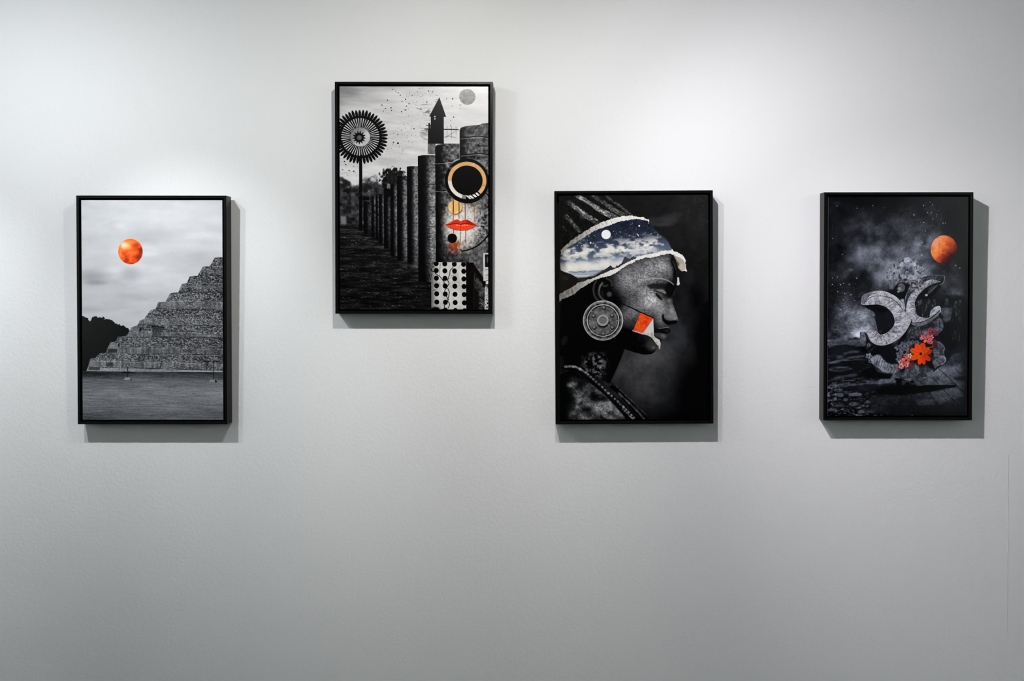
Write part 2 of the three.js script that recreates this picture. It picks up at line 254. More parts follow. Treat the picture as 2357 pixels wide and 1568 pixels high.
  for (const [x, y, rx] of [[152, 1108, 4], [205, 1132, 3], [310, 1130, 4], [425, 1131, 4], [452, 1126, 5], [296, 1040, 5], [118, 1282, 4], [150, 1284, 4], [440, 1276, 6], [410, 1260, 6], [370, 1262, 5], [300, 1272, 3], [270, 1330, 5]]) A.oval(x, y, rx, 2, 120, { a: 0.6, blur: 0.8 });
  for (const [x, y, rx] of [[480, 1108, 34], [560, 1158, 60], [540, 1176, 50], [400, 1030, 50], [330, 1000, 40]]) A.oval(x, y, rx, 4, 84, { a: 0.4, blur: 5 });
  // columns, far to near: left edge, right edge, top, foot, how light
  const cols = [[236, 276, 742, 925, 50], [280, 305, 716, 940, 58], [304, 324, 705, 958, 56], [322, 352, 698, 980, 70], [350, 388, 664, 1006, 52], [386, 426, 640, 1046, 96], [424, 481, 596, 1075, 104], [480, 543, 540, 1116, 108], [542, 642, 477, 1190, 128]];
  cols.forEach(([x0, x1, y0, y1, lite], i) => {
    const w = x1 - x0, cap = w * 0.07;
    A.paint((x, y) => {
      const u = (x - x0) / w, sh = step(i > 6 ? 0.26 : 0.3, i > 6 ? 0.78 : 0.85, u + 0.1 * (noise(x / 9, y / 7, 77) - 0.5)), n = fbm(x / 9, y / 7, 4, 91 + i), f = noise(x / 4, y / 3.4, 101 + i), m = fbm(x / 40, y / 60, 3, 121 + i);
      let k = 7 + sh * lite * 0.98 * (0.3 + 0.85 * clamp((n - 0.5) * 1.3 + 0.5) + 0.5 * (m - 0.5)) * (0.75 + 0.4 * step(0.4, 0.8, u)) + (f - 0.5) * 48 * sh;
      k *= mix(1, 0.62, step(y1 - (y1 - y0) * 0.34, y1, y)) * mix(0.55, 1, step(y0, y0 + 26, y)) * mix(1, 0.9, step(0.9, 1, u));
      return [k, k, k + 2];
    }, [[x0, y0 + cap], [x0 + w * 0.3, y0 + 1], [x0 + w * 0.8, y0], [x1, y0 + cap * 0.4], [x1, y1], [x0, y1]]);
    const every = w * 1.12;
    for (let y = y0 + every * (0.55 + 0.3 * hash(i, 1, 7)); y < y1 - 20; y += every * (0.75 + 0.4 * hash(i, y | 0, 8))) { A.line([[x0 + w * 0.1, y], [x0 + w * 0.5, y + 2], [x1 - 1, y - 1]], Math.max(1.5, w * 0.035), 4, { a: 0.9 }); A.line([[x0 + w * 0.45, y + w * 0.05], [x1 - 2, y + w * 0.035]], Math.max(1, w * 0.035), 150, { a: 0.38 }); }
    if (i < 8) A.paint((x, y) => { const e = step(0.5, 0.8, noise(x / 9, y / 8, 140 + i)) * step(0.4, 0.7, (x - x0) / w); return [170, 172, 176, e * 0.4 * step(y1, y0, y)]; }, [[x0, y0], [x1, y0], [x1, y1 - 30], [x0, y1 - 30]]);
  });
  A.fill(B1([[628, 1412], [715, 1415], [710, 1520], [625, 1520]]), 6); A.fill(B1([[350, 1520], [432, 1520], [432, 1568], [350, 1568]]), 8);
  A.paint((x, y) => { const k = 60 + 110 * (fbm(x / 14, y / 12, 3, 150)); return [k, k, k + 2, 0.85]; }, B1([[668, 1340], [712, 1345], [712, 1412], [668, 1405]]));
  A.fill([[106, 826], [138, 826], [138, 872], [106, 872]], 125, { blur: 3, a: 0.9 });
  A.oval(512, 1103, 20, 9, 96, { blur: 6, a: 0.6 }); A.oval(470, 1098, 34, 8, 70, { blur: 6, a: 0.5 });
  // tower
  const ink = [17, 17, 19];
  A.paint((x, y) => { const k = 70 + 110 * (fbm(x / 9, y / 11, 4, 161) - 0.25); return [k, k, k + 1]; }, [[598, 402], [642, 402], [642, 472], [598, 472]]);
  A.fill(B2([[355, 188], [440, 436], [444, 447], [412, 447], [412, 806], [202, 806], [200, 618], [240, 612], [240, 447], [218, 447]]), ink);
  A.paint((x, y) => [20, 20, 22, 0.5 * fbm(x / 12, y / 8, 3, 165)], B2([[202, 640], [412, 640], [412, 800], [202, 800]]));
  A.line(B2([[160, 611], [604, 615]]), 5.6, ink, { smooth: false }); A.fill(B2([[208, 530], [230, 530], [230, 615], [208, 615]]), ink); A.line(B2([[178, 562], [240, 563]]), 4, ink); A.line(B2([[236, 555], [236, 606]]), 2.6, ink); A.line(B2([[190, 620], [186, 650]]), 3, ink);
  for (const x of [454, 513, 574]) A.line(B2([[x, 570], [x, x === 574 ? 685 : 730]]), 2.4, 90, { a: 0.85 });
  A.fill(B2([[287, 437], [301, 437], [301, 455], [287, 455]]), 225); A.fill(B2([[287, 468], [301, 468], [301, 485], [287, 485]]), 225); A.oval(...B2([[294, 410]])[0], 1.6, 5, 40);
  // pale moon
  A.c.save(); A.path(Array.from({ length: 48 }, (_, i) => [821 + 45.5 * Math.cos(i * Math.PI / 24), 149 + 44 * Math.sin(i * Math.PI / 24)])); c.clip();
  A.paint((x, y) => { const k = 128 + 60 * (fbm(x / 16, y / 14, 4, 171) - 0.4) + (noise(x / 3, y / 3, 173) - 0.5) * 30; return [k + 2, k, k]; }, [[770, 100], [870, 100], [870, 200], [770, 200]]); c.restore();
  // near columns
  const stone = (s, lite, x0, dark) => (x, y) => { const n = fbm(x / 15, y / 14, 5, s), f = noise(x / 3.4, y / 3, s + 9), cr = step(0.06, 0.0, Math.abs(fbm(x / 34, y / 26, 3, s + 13) - 0.5)), sh = step(x0, x0 + dark, x + (n - 0.5) * 26); let k = 6 + sh * (lite * 1.05 * (0.22 + 0.95 * clamp((n - 0.5) * 1.4 + 0.5)) + (f - 0.5) * 46 - cr * 34); return [k, k, k + 1]; };
  A.paint(stone(181, 104, 778, 60), B2([[622, 620], [640, 588], [700, 568], [800, 556], [880, 550], [925, 530], [1015, 520], [1015, 1010], [622, 1010]]));
  for (const y of [712, 940]) { A.line(B2([[640, y + 6], [760, y], [870, y - 14], [1010, y + 4]]), 5, 6); A.line(B2([[640, y + 26], [760, y + 14], [880, y + 2], [1010, y + 18]]), 3.4, 150, { a: 0.6 }); A.line(B2([[650, y + 40], [780, y + 34], [1000, y + 40]]), 3, 14, { a: 0.8 }); }
  A.line(B2([[625, 612], [650, 590], [720, 566], [900, 548], [1010, 524]]), 2.4, 130, { a: 0.5 });
  A.fill(B2([[900, 548], [940, 530], [1005, 520], [1005, 550]]), 60, { a: 0.7 });
  A.paint(stone(191, 128, 648, 80), B2([[296, 850], [320, 820], [420, 800], [620, 800], [620, 1010], [1015, 1010], [1015, 1568], [296, 1568]]));
  A.paint((x, y) => { const n = fbm(x / 15, y / 14, 5, 191), f = noise(x / 3.4, y / 3, 199), sh = step(648, 730, x + (n - 0.5) * 26); const k = 6 + sh * (122 * (0.2 + 0.95 * clamp((n - 0.5) * 1.4 + 0.5)) + (f - 0.5) * 44) * mix(1, 0.5, step(960, 1090, y)); return [k, k, k + 1]; }, B4([[296, -40], [1010, -40], [1010, 880], [300, 880]]));
  A.line(B2([[310, 828], [430, 806], [610, 802]]), 3, 150, { a: 0.45 });
  for (const p of [[[300, 1055], [420, 1050], [520, 1035], [610, 985]], [[300, 1425], [400, 1428], [440, 1420]]]) { A.line(B2(p), 4.4, 5); A.line(B2(p.map(([x, y]) => [x, y + 16])), 3, 175, { a: 0.55 }); }
  for (const p of [[[420, 1060], [460, 1048], [500, 1050]], [[440, 1072], [480, 1075]], [[540, 1030], [570, 1015], [600, 1000]], [[455, 1090], [470, 1110]]]) A.line(B2(p), 3.4, 190, { a: 0.7 });
  // pale plaster face on the near column
  A.paint((x, y) => { const d = Math.hypot((x - 786) / 124, (y - 866) / 158), n = fbm(x / 10, y / 11, 5, 211), f = noise(x / 4, y / 4, 213); const k = 202 + (f - 0.5) * 30 + (n - 0.5) * 30; return [k + 3, k, k - 4, clamp(step(1.15, 0.45, d + (n - 0.5) * 0.7)) * 0.96 * step(640, 712, x + (n - 0.5) * 40)]; }, B4([[300, -60], [1010, -60], [1010, 800], [300, 800]]));
  A.paint((x, y) => { const n = fbm(x / 7, y / 8, 4, 225); return [96, 94, 90, 0.3 * step(0.5, 0.75, n)]; }, B4([[380, 60], [1000, 60], [1000, 720], [380, 720]]));
  A.paint((x, y) => { const n = fbm(x / 9, y / 9, 4, 221); return [12, 12, 13, 0.8 * step(0.52, 0.68, n) * step(845, 905, x) * step(1010, 900, y)]; }, B4([[700, 60], [1010, 60], [1010, 640], [700, 640]]));
  // the wide arc on the right
  A.line(B4([[1010, 470], [985, 520], [940, 570], [880, 625], [800, 675], [720, 705], [640, 720]]), 7.5, 5);
  A.line(B4([[1010, -10], [985, -40], [960, -60]]), 6, 5);
  // gold disc and the drips
  A.oval(752, 771, 39.5, 39, [20, 16, 12], { blur: 2, a: 0.7 });
  A.oval(750, 767, 39.3, 38.4, [212, 168, 102]);
  A.paint((x, y) => [246, 214, 150, 0.6 * step(0.4, 0.75, fbm(x / 20, y / 20, 3, 241))], Array.from({ length: 30 }, (_, i) => [750 + 38 * Math.cos(i / 4.77), 767 + 37 * Math.sin(i / 4.77)]));
  // black ring with gold band
  A.oval(817, 620, 124, 126, [5, 5, 6]);
  const gx = 818, gy = 617, rx = 97.5, ry = 94.3, gw = 21.4;
  A.ring(gx, gy, rx, ry, gw, [208, 163, 110], { from: Math.PI * 0.99, to: Math.PI * 2.255 });
  A.ring(gx, gy, rx, ry, gw, [214, 208, 200], { from: Math.PI * 0.59, to: Math.PI * 0.99 });
  A.ring(gx, gy, rx, ry, gw, [120, 118, 114], { from: Math.PI * 0.52, to: Math.PI * 0.595 });
  A.paint((x, y) => [120, 70, 30, 0.28 * step(0.5, 0.8, fbm(x / 24, y / 24, 3, 231))], [[700, 500], [940, 500], [940, 690], [700, 690]].map((p) => p), { mode: 'soft-light' });
  for (const p of [[[715, 1485], [745, 1500], [775, 1532], [752, 1536], [700, 1490]], [[735, 1488], [770, 1484], [815, 1524], [785, 1530]], [[785, 1478], [812, 1468], [852, 1500], [826, 1514]], [[825, 1455], [848, 1444], [888, 1480], [862, 1494]]]) A.fill(B2(p), [216, 210, 204]);
  A.line(B2([[915, 1362], [940, 1345], [955, 1355], [972, 1352]]), 2, [90, 60, 30]);
  A.paint((x, y) => [236, 196, 140, 0.35 * step(0.45, 0.7, noise(x / 22, y / 22, 233))], [[720, 512], [860, 505], [860, 540], [720, 560]]);
  A.oval(gx, gy, 86.5, 83.3, [4, 4, 5]);
  const dark = [58, 22, 14];
  const drip = (x, y0, y1, w, k) => A.line(B4([[x, y0], [x + 1, (y0 + y1) / 2], [x, y1]]), w, k);
  drip(533, 28, 60, 5.5, [190, 76, 36]); drip(533, 56, 215, 5.5, dark); drip(532, 215, 305, 5, [188, 62, 30]); drip(610, 62, 215, 4.5, [96, 44, 24]); drip(609, 215, 290, 3.4, [126, 58, 40]); drip(691, 84, 292, 4.4, [120, 46, 32]); drip(812, 76, 180, 5.6, [150, 84, 40]); drip(813, 170, 330, 3.2, [150, 92, 66]);
  drip(536, 434, 480, 4.6, [176, 58, 34]); drip(627, 442, 615, 3.6, [130, 66, 48]); drip(697, 446, 618, 4.6, [136, 46, 34]);
  // lips
  A.fill(B4([[440, 385], [500, 420], [560, 440], [640, 447], [720, 440], [790, 415], [830, 390]]), [14, 8, 8], { blur: 2.4, a: 0.9 });
  A.line(B4([[840, 374], [870, 368], [885, 375]]), 2.4, [110, 70, 50], { a: 0.6 });
  A.fill(B4([[426, 376], [470, 352], [520, 322], [560, 304], [598, 300], [632, 322], [664, 306], [690, 301], [735, 306], [790, 338], [842, 375], [790, 405], [740, 428], [680, 438], [620, 438], [550, 430], [490, 405]]), [226, 62, 30], { smooth: true });
  A.fill(B4([[426, 376], [470, 352], [520, 322], [560, 304], [598, 300], [632, 322], [664, 306], [690, 301], [735, 306], [790, 338], [842, 375], [770, 362], [720, 352], [670, 352], [632, 364], [590, 354], [540, 356], [480, 368]]), [192, 44, 24], { smooth: true });
  A.line(B4([[432, 376], [480, 368], [540, 357], [590, 354], [632, 368], [670, 354], [720, 354], [780, 364], [838, 376]]), 3, [46, 8, 8]);
  A.fill(B4([[690, 310], [740, 312], [800, 350], [830, 370], [760, 356], [720, 345]]), [110, 22, 14], { a: 0.6, blur: 1.5 });
  for (const x of [575, 590, 612, 648, 660, 680, 697, 716]) A.line(B4([[x, 371], [x + 3, 381]]), 2.2, [246, 226, 214], { a: 0.85 });
  for (let i = 0; i < 16; i++) { const x = 470 + i * 22; A.line(B4([[x, 385], [x + (x - 632) * -0.03, 425]]), 1.1, [150, 30, 20], { a: 0.5 }); }
  A.line(B4([[632, 380], [632, 434]]), 1.6, [120, 20, 16], { a: 0.8 });
  // black spot and rust
  A.paint((x, y) => { const n = fbm(x / 9, y / 16, 4, 251), d = Math.hypot((x - 748) / 46, (y - 985) / 40); return [110 + 60 * n, 38 + 24 * n, 16, clamp(step(1.15, 0.2, d + (n - 0.5) * 1.3)) * 0.85]; }, B4([[400, 560], [700, 560], [700, 760], [400, 760]]));
  A.paint((x, y) => { const n = fbm(x / 12, y / 12, 4, 261); return [70, 26, 16, 0.5 * step(0.45, 0.62, n) * step(1060, 1010, y)]; }, B4([[480, 690], [680, 690], [680, 830], [480, 830]]));
  A.oval(...B4([[518, 550]])[0], 26.8, 26.8, [6, 6, 7]);
  // spotted board
  A.paint((x, y) => { const n = fbm(x / 30, y / 34, 4, 271), f = noise(x / 4, y / 5, 273); let k = 180 + (n - 0.5) * 54 + (f - 0.5) * 14; k *= mix(0.55, 1, step(610, 650, x)); return [k + 1, k, k - 2]; }, B4([[234, 1010], [240, 940], [262, 905], [300, 870], [640, 868], [700, 872], [706, 1020], [702, 1520], [236, 1520]]));
  A.paint((x, y) => [30, 30, 31, 0.75 * step(0.56, 0.7, fbm(x / 16, y / 20, 4, 281)) * step(660, 612, x)], B4([[234, 870], [420, 870], [420, 1520], [234, 1520]]));
  c.save(); A.path(B4([[230, 868], [708, 868], [708, 1520], [230, 1520]])); c.clip();
  [306, 420, 550, 672].forEach((x, i) => [893, 986, 1087, 1188, 1296, 1406, 1512].forEach((y, j) => { const [q] = B4([[x + (j - 3) * 2 * (i > 1 ? 1 : 0.6), y + (i - 1.5) * 2]]); A.oval(q[0], q[1], 13.6, 14.4, [6, 6, 7]); }));
  c.restore();
  A.oval(...B4([[290, 1505]])[0], 26, 16, [10, 10, 11], { blur: 3 }); A.ring(...B4([[300, 1500]])[0], 26, 22, 5, 110, { blur: 2, a: 0.6, from: 3.6, to: 6.2 });
  for (const p of [[[236, 955], [245, 990], [275, 998], [310, 1035], [350, 1060], [385, 1105], [405, 1130], [405, 1170]], [[524, 900], [522, 945], [490, 975], [482, 1030], [460, 1090], [452, 1105], [472, 1150], [455, 1185], [440, 1215], [415, 1250], [420, 1285], [440, 1330], [465, 1370]], [[455, 1220], [475, 1265], [468, 1320], [455, 1385], [480, 1430], [460, 1480]], [[360, 1520], [372, 1500], [405, 1490], [408, 1440]]]) A.line(B4(p), 4.2, [8, 8, 9]);
  for (const p of [[[340, 1180], [335, 1150], [352, 1145], [348, 1185]], [[460, 1105], [495, 1080], [500, 1045], [540, 1042]], [[595, 1130], [615, 1150]], [[345, 1060], [350, 980], [358, 900]], [[612, 930], [620, 910], [640, 900]]]) A.line(B4(p), 2, 60, { a: 0.7 });
  // black post, beam and torn papers on the right
  A.paint(stone(291, 70, 830, 60), B4([[700, 860], [1010, 860], [1010, 1520], [700, 1520]]));
  A.paint((x, y) => { const n = fbm(x / 13, y / 13, 4, 293), k = 66 + 90 * (n - 0.4) + (noise(x / 3, y / 3, 295) - 0.5) * 30; return [k, k, k + 1, step(806, 850, x + (n - 0.5) * 40) * step(985, 1020, y + (x - 870) * 0.5 + (n - 0.5) * 30)]; }, B4([[715, 640], [930, 640], [930, 1040], [800, 900], [740, 880], [720, 860]]));
  A.fill(B4([[704, 872], [806, 872], [806, 1520], [706, 1520]]), [11, 9, 8]); A.fill(B4([[800, 890], [830, 925], [932, 1075], [965, 1130], [945, 1220], [900, 1130], [800, 985]]), [12, 10, 9]); A.fill(B4([[806, 1240], [870, 1260], [870, 1400], [870, 1520], [806, 1520]]), [10, 10, 10], { a: 0.9, blur: 2 });
  A.line(B4([[806, 1030], [800, 1520]]), 2, 80, { a: 0.4 }); A.line(B4([[832, 930], [930, 1062]]), 1.8, 130, { a: 0.7 });
  A.paint((x, y) => { const k = 205 - 40 * fbm(x / 20, y / 20, 3, 301); return [k, k, k + 1]; }, B4([[928, 738], [1010, 738], [1010, 1155], [962, 1155], [962, 1115], [930, 1112]]));
  A.fill(B4([[952, 760], [1010, 758], [1010, 930], [954, 928]]), [14, 14, 15]); A.blob(...B4([[985, 830]])[0], 7, 30, 120, 0.7);
  for (const [x, y] of [[955, 965], [960, 1035], [965, 1108]]) A.line(B4([[x, y], [x + 50, y - 6]]), 2.2, 30);
  A.paint((x, y) => { const k = 190 - 40 * fbm(x / 16, y / 16, 3, 303); return [k, k, k + 1]; }, B4([[948, 1195], [965, 1185], [1010, 1225], [1010, 1520], [946, 1520]]));
  for (let i = 0; i < 22; i++) { const [q] = B4([[952 + R() * 52, 1200 + R() * 310]]); A.oval(q[0], q[1], 0.8 + R() * 1.8, 0.8 + R() * 1.8, 14); }
  for (const [x, y, r] of B4([[984, 1410, 11], [978, 1463, 10], [998, 1276, 8], [1000, 1505, 12]])) A.oval(x, y, r, r, 10);
  // the round black flower on its pole
  const [[fx, fy]] = B1([[318, 728]]);
  A.fill(B1([[299, 960], [340, 960], [341, 1250], [338, 1568], [292, 1568], [299, 1300]]), [5, 5, 6]); A.fill([[211, 730], [229, 730], [227, 905], [209, 905]], [5, 5, 6]);
  for (let i = 0; i < 14; i++) A.oval(...B1([[302 + R() * 34, 1260 + R() * 300]])[0], 1.2, 1.4, 150, { a: 0.5 });
  const N = 46;
  for (let i = 0; i < N; i++) {
    const t = i / N * 2 * Math.PI - Math.PI / 2 - 0.02, ca = Math.cos(t), sa = Math.sin(t), rO = 152 + (i % 3) * 1.5, ey = 0.985;
    const P = (r, o) => [fx + ca * r - sa * o, fy + (sa * r + ca * o) * ey];
    if (Math.abs(t - Math.PI / 2) > 0.07) { const [ox, oy] = P(rO - 24, 0); A.oval(ox, oy, 25, 7.9, [5, 5, 6], { turn: t }); }
    A.fill([P(52, -3.1), P(112, -5.2), P(112, 5.2), P(52, 3.1)], [8, 8, 9]);
    A.line([P(58, 0.3), P(108, 0.3)], 1.1, 90, { a: 0.35 });
  }
  A.ring(fx, fy, 113, 111.5, 15, [6, 6, 7]);
  for (let i = 0; i < N; i++) { const t = (i + 0.5) / N * 2 * Math.PI - Math.PI / 2 - 0.02, ca = Math.cos(t), sa = Math.sin(t), P = (r, o) => [fx + ca * r - sa * o, fy + (sa * r + ca * o) * 0.985]; if (i % 5 !== 2) A.fill([P(54, -1.1), P(107, -2.9), P(107, 2.9), P(54, 1.1)], 200, { a: 0.95 }); }
  A.paint((x, y) => { const k = 186 - 60 * step(20, -45, (x - fx) + (y - fy)) + (fbm(x / 14, y / 14, 3, 311) - 0.5) * 26; return [k, k, k + 2]; }, Array.from({ length: 40 }, (_, i) => [fx + 54.5 * Math.cos(i * Math.PI / 20), fy + 53 * Math.sin(i * Math.PI / 20)]));
  const star = []; for (let i = 0; i < 26; i++) { const t = i / 26 * 2 * Math.PI + 0.1, r = i % 2 ? 24 : 40; star.push([fx - 6 + r * Math.cos(t), fy + 3 + r * Math.sin(t)]); }
  A.fill(star, [5, 5, 6]); A.oval(fx - 6, fy + 4, 14.4, 14, [74, 78, 76]); A.blob(fx - 4, fy + 2, 12, 12, [104, 108, 104], 0.6);
  // spray of ink dots
  for (const [x, y, r] of [[431, 413, 5.4], [739, 161, 4.2], [603, 118, 3.4], [744, 263, 3.2], [594, 181, 3.2], [705, 161, 2.8], [404, 112, 2.8], [420, 122, 2.4], [434, 131, 2.8], [445, 144, 3.2], [342, 201, 3], [374, 173, 3], [393, 215, 3.6], [396, 230, 3], [473, 226, 3.6], [494, 191, 3], [475, 167, 3.4], [512, 146, 2.4], [520, 331, 3], [522, 330, 2.6], [405, 410, 3.4], [182, 573, 3.6], [156, 569, 3.6], [138, 537, 3.4], [130, 519, 3.4], [120, 565, 2.6], [180, 545, 2.4], [362, 220, 3], [451, 236, 3], [480, 205, 3], [455, 178, 2], [430, 364, 2.6], [350, 235, 2.4], [780, 195, 2.6], [781, 215, 2], [736, 200, 2], [645, 178, 2.4], [560, 150, 2], [728, 283, 2.2], [727, 312, 2.4]]) A.oval(x, y, r, r, [14, 14, 15]);
  for (let i = 0; i < 430; i++) { const t = R(), q = R() + R() + R() - 1.5; let x = mix(360, 640, t) + q * 70, y = mix(470, 110, t) + q * 90 + (R() - 0.5) * 90; if (i % 9 === 0) { x = 110 + R() * 90; y = 515 + R() * 90; } if (x > 600 && y > 230 && R() < 0.8) continue; if (Math.hypot(x - fx, y - fy) < 158) continue; if (y > 540 && x > 220) continue; const r = 0.6 + R() * R() * 1.9; A.oval(x, y, r, r, 30, { a: 0.35 + R() * 0.6 }); }
  return A.texture(1.12, 102);
}

// ---- print 3: dark profile of a head with a torn strip of night sky, round earring, orange patch
function profilePrint() {
  const A = new Print([1240, 410], [[1287.9, 448.9], [1630.9, 449.1], [1633.2, 964.4], [1290.4, 966]]), R = random(33), c = A.c;
  const B1 = A.from(1285, 445, 5.806), B2 = A.from(1455, 480, 5.806), B3 = A.from(1285, 700, 5.806), B4 = A.from(1430, 680, 5.406);
  A.paint((x, y) => {
    let k = 20 + 12 * step(520, 900, x) * step(700, 150, y) - 24 * step(820, 960, x) * step(600, 900, y) - 16 * step(1150, 1360, y);
    const n = fbm(x / 90, y / 90, 4, 3), f = fbm(x / 16, y / 16, 3, 5);
    k += 52 * step(330, 0, Math.hypot((x - 610) * 0.95, (y - 1060) * 0.86)) * (0.6 + 0.9 * n) + (n - 0.5) * 14 + (f - 0.5) * 12;
    k += 14 * step(260, 0, Math.hypot(x - 830, (y - 900) * 0.9)) * n;
    k = Math.max(2, k); return [k - 0.5, k, k + (y > 600 ? 2.5 : 0)];
  });
  A.blob(725, 235, 110, 40, [58, 58, 60], 0.7); A.blob(700, 262, 90, 18, [62, 62, 64], 0.6); A.blob(770, 205, 80, 20, [44, 46, 46], 0.6); A.blob(640, 245, 40, 40, [54, 54, 56], 0.6);
  A.blob(890, 660, 60, 120, [0, 0, 0], 0.6); A.blob(870, 1180, 150, 260, [0, 0, 0], 0.9); A.blob(930, 960, 60, 260, [0, 0, 0], 0.8); A.blob(850, 560, 60, 60, [40, 42, 46], 0.5); A.blob(800, 880, 50, 120, [54, 56, 62], 0.45);
  // headdress: twisted dark cloth with pale streaks
  const cloth = B1([[-10, 10], [700, 10], [780, 90], [900, 200], [1010, 290], [880, 310], [640, 370], [380, 490], [120, 680], [-10, 830]]);
  A.fill(cloth, [15, 15, 14]);
  const streak = (pts, w, k, n) => { for (let i = 0; i < n; i++) { const o = (R() - 0.5) * w, t0 = R() * 0.85, t1 = t0 + 0.04 + R() * 0.13, L = pts.length - 1, p = [0, 0.34, 0.67, 1].map((f) => { const t = clamp(mix(t0, t1, f)) * L, j = Math.min(L - 1, Math.floor(t)), u = t - j, edge = o * (0.5 + 0.5 * t / L); return [mix(pts[j][0], pts[j + 1][0], u) + edge * 0.55 + (R() - 0.5) * 6, mix(pts[j][1], pts[j + 1][1], u) - edge + (R() - 0.5) * 6]; }); A.line(B1(p), 1.4 + R() * 4, k * (0.3 + R() * 1.0), { a: 0.3 + R() * 0.4, blur: 0.7 }); } };
  c.save(); A.path(cloth); c.clip();
  A.line(B1([[250, 20], [420, 120], [560, 210], [680, 280], [780, 320]]), 22, 74, { a: 0.8, blur: 4 }); A.line(B1([[150, 110], [300, 220], [430, 320], [540, 390]]), 24, 56, { a: 0.75, blur: 5 }); A.line(B1([[470, 20], [650, 150], [780, 240], [930, 300]]), 22, 56, { a: 0.75, blur: 5 }); A.line(B1([[660, 40], [820, 160], [1000, 290]]), 14, 54, { a: 0.7, blur: 4 }); A.line(B1([[110, 290], [200, 400], [310, 510]]), 20, 44, { a: 0.7, blur: 5 });
  streak([[240, 20], [360, 80], [480, 160], [600, 240], [770, 320]], 64, 150, 170); streak([[150, 120], [250, 190], [340, 260], [450, 340], [540, 390]], 70, 132, 150); streak([[460, 20], [600, 110], [730, 200], [850, 270], [940, 300]], 60, 92, 110); streak([[640, 30], [760, 120], [880, 210], [1000, 290]], 34, 84, 60); streak([[110, 290], [180, 370], [250, 450], [320, 510]], 64, 92, 80); streak([[60, 440], [150, 540], [220, 600]], 60, 52, 22);
  c.restore();
  A.paint((x, y) => { const n = fbm(x / 6 + y / 30, y / 6, 4, 209), k = 128 + (n - 0.5) * 360; return [k, k, k, 0.8]; }, cloth, { mode: 'overlay' });
  A.blob(...B1([[330, 300]])[0], 30, 24, 120, 0.35, 0.6); A.blob(...B1([[500, 180]])[0], 36, 16, 140, 0.35, 0.6);
  // face and neck
  const face = [...B1([[640, 1090], [760, 1060], [900, 960], [1045, 890]]), ...B2([[60, 700], [180, 660], [360, 630], [480, 606], [545, 640], [560, 720], [588, 790], [600, 840], [608, 890], [606, 960], [602, 1060], [582, 1110], [556, 1160], [546, 1190], [550, 1260], [575, 1335], [606, 1420], [624, 1480]]), ...B4([[720, 300], [712, 335], [690, 355], [640, 364], [600, 372], [590, 392], [606, 410], [622, 436], [606, 465], [572, 482], [578, 515], [560, 546], [520, 562], [500, 580], [470, 610], [452, 640], [446, 670], [424, 706], [384, 732], [300, 740], [180, 712], [60, 672]]), ...B3([[890, 604], [860, 690], [790, 860], [730, 980], [700, 1060], [560, 1000], [300, 860], [120, 820], [60, 500], [60, 100]]), ...B1([[60, 1400], [400, 1210]])];
  A.fill(face, [7, 7, 7]);
  const headOnly = face.slice(0, 48);
  A.paint((x, y) => {
    const n = fbm(x / 7.5 + 2 * noise(x / 24, y / 24, 2), y / 6.2 - x / 22, 3, 41), f = noise(x / 2.8, y / 2.5, 43), m = fbm(x / 60, y / 60, 3, 45);
    // where the photograph of the head is light: brow, forehead, cheek, nose
    const g = (cx, cy, rx, ry, t = 0) => { const dx = x - cx, dy = y - cy, a = (dx * Math.cos(t) + dy * Math.sin(t)) / rx, b = (dy * Math.cos(t) - dx * Math.sin(t)) / ry; return Math.exp(-(a * a + b * b)); };
    let l = 0.2 + 0.62 * g(680, 500, 110, 60) + 0.36 * g(560, 620, 130, 110) + 0.66 * g(640, 690, 60, 70, 0.5) + 0.28 * g(480, 560, 90, 60) + 0.5 * g(760, 760, 26, 60, -0.3) + 0.3 * g(700, 740, 40, 60) + 0.28 * g(690, 800, 50, 50) + 0.3 * g(520, 760, 70, 50) + 0.18 * g(590, 560, 60, 40) + 0.3 * g(762, 810, 26, 14);
    l -= 0.32 * g(690, 655, 46, 26, 0.35) + 0.5 * g(742, 620, 26, 34) + 0.45 * g(770, 520, 14, 60) + 0.5 * g(760, 470, 20, 30) + 0.5 * g(420, 700, 60, 70) + 0.16 * g(600, 600, 40, 14) + 0.2 * g(650, 820, 20, 60) + 0.55 * g(470, 880, 90, 36, 0.3) + 0.45 * g(700, 870, 40, 24) + 0.3 * g(735, 700, 16, 30);
    l *= step(930, 850, y + (560 - x) * 0.25) * 0.96 + 0.04; l *= mix(0.35, 1, step(400, 480, x + (y - 560) * 0.05));
    const tex = x > 640 && y > 720 ? 0.6 : 1;
    const k = 6 + 158 * clamp(l, 0.0, 1) * (1 + tex * ((n - 0.5) * 0.95 + (f - 0.5) * 0.42) + (m - 0.5) * 0.4);
    return [k - 0.5, k, k + 1.5];
  }, headOnly);
  c.save(); A.path(headOnly); c.clip();
  for (let i = 0; i < 520; i++) { const x = 420 + R() * 340, y = 450 + R() * 380; A.line([[x, y], [x + (R() - 0.5) * 10, y + 2 + R() * 6]], 0.9 + R(), R() < 0.6 ? 20 : 170, { a: 0.12 + R() * 0.16 }); }
  // brow, eye, nose, mouth
  A.line(B2([[90, 952], [200, 944], [300, 932], [400, 936], [470, 956], [530, 990], [562, 1020]]), 6, 168, { a: 0.75, blur: 1.6 });
  A.fill(B2([[200, 1030], [280, 1000], [400, 1000], [490, 1020], [545, 1060], [550, 1110], [520, 1160], [470, 1150], [460, 1100], [400, 1070], [320, 1075], [250, 1070]]), [14, 14, 14], { a: 0.75, blur: 5, smooth: true });
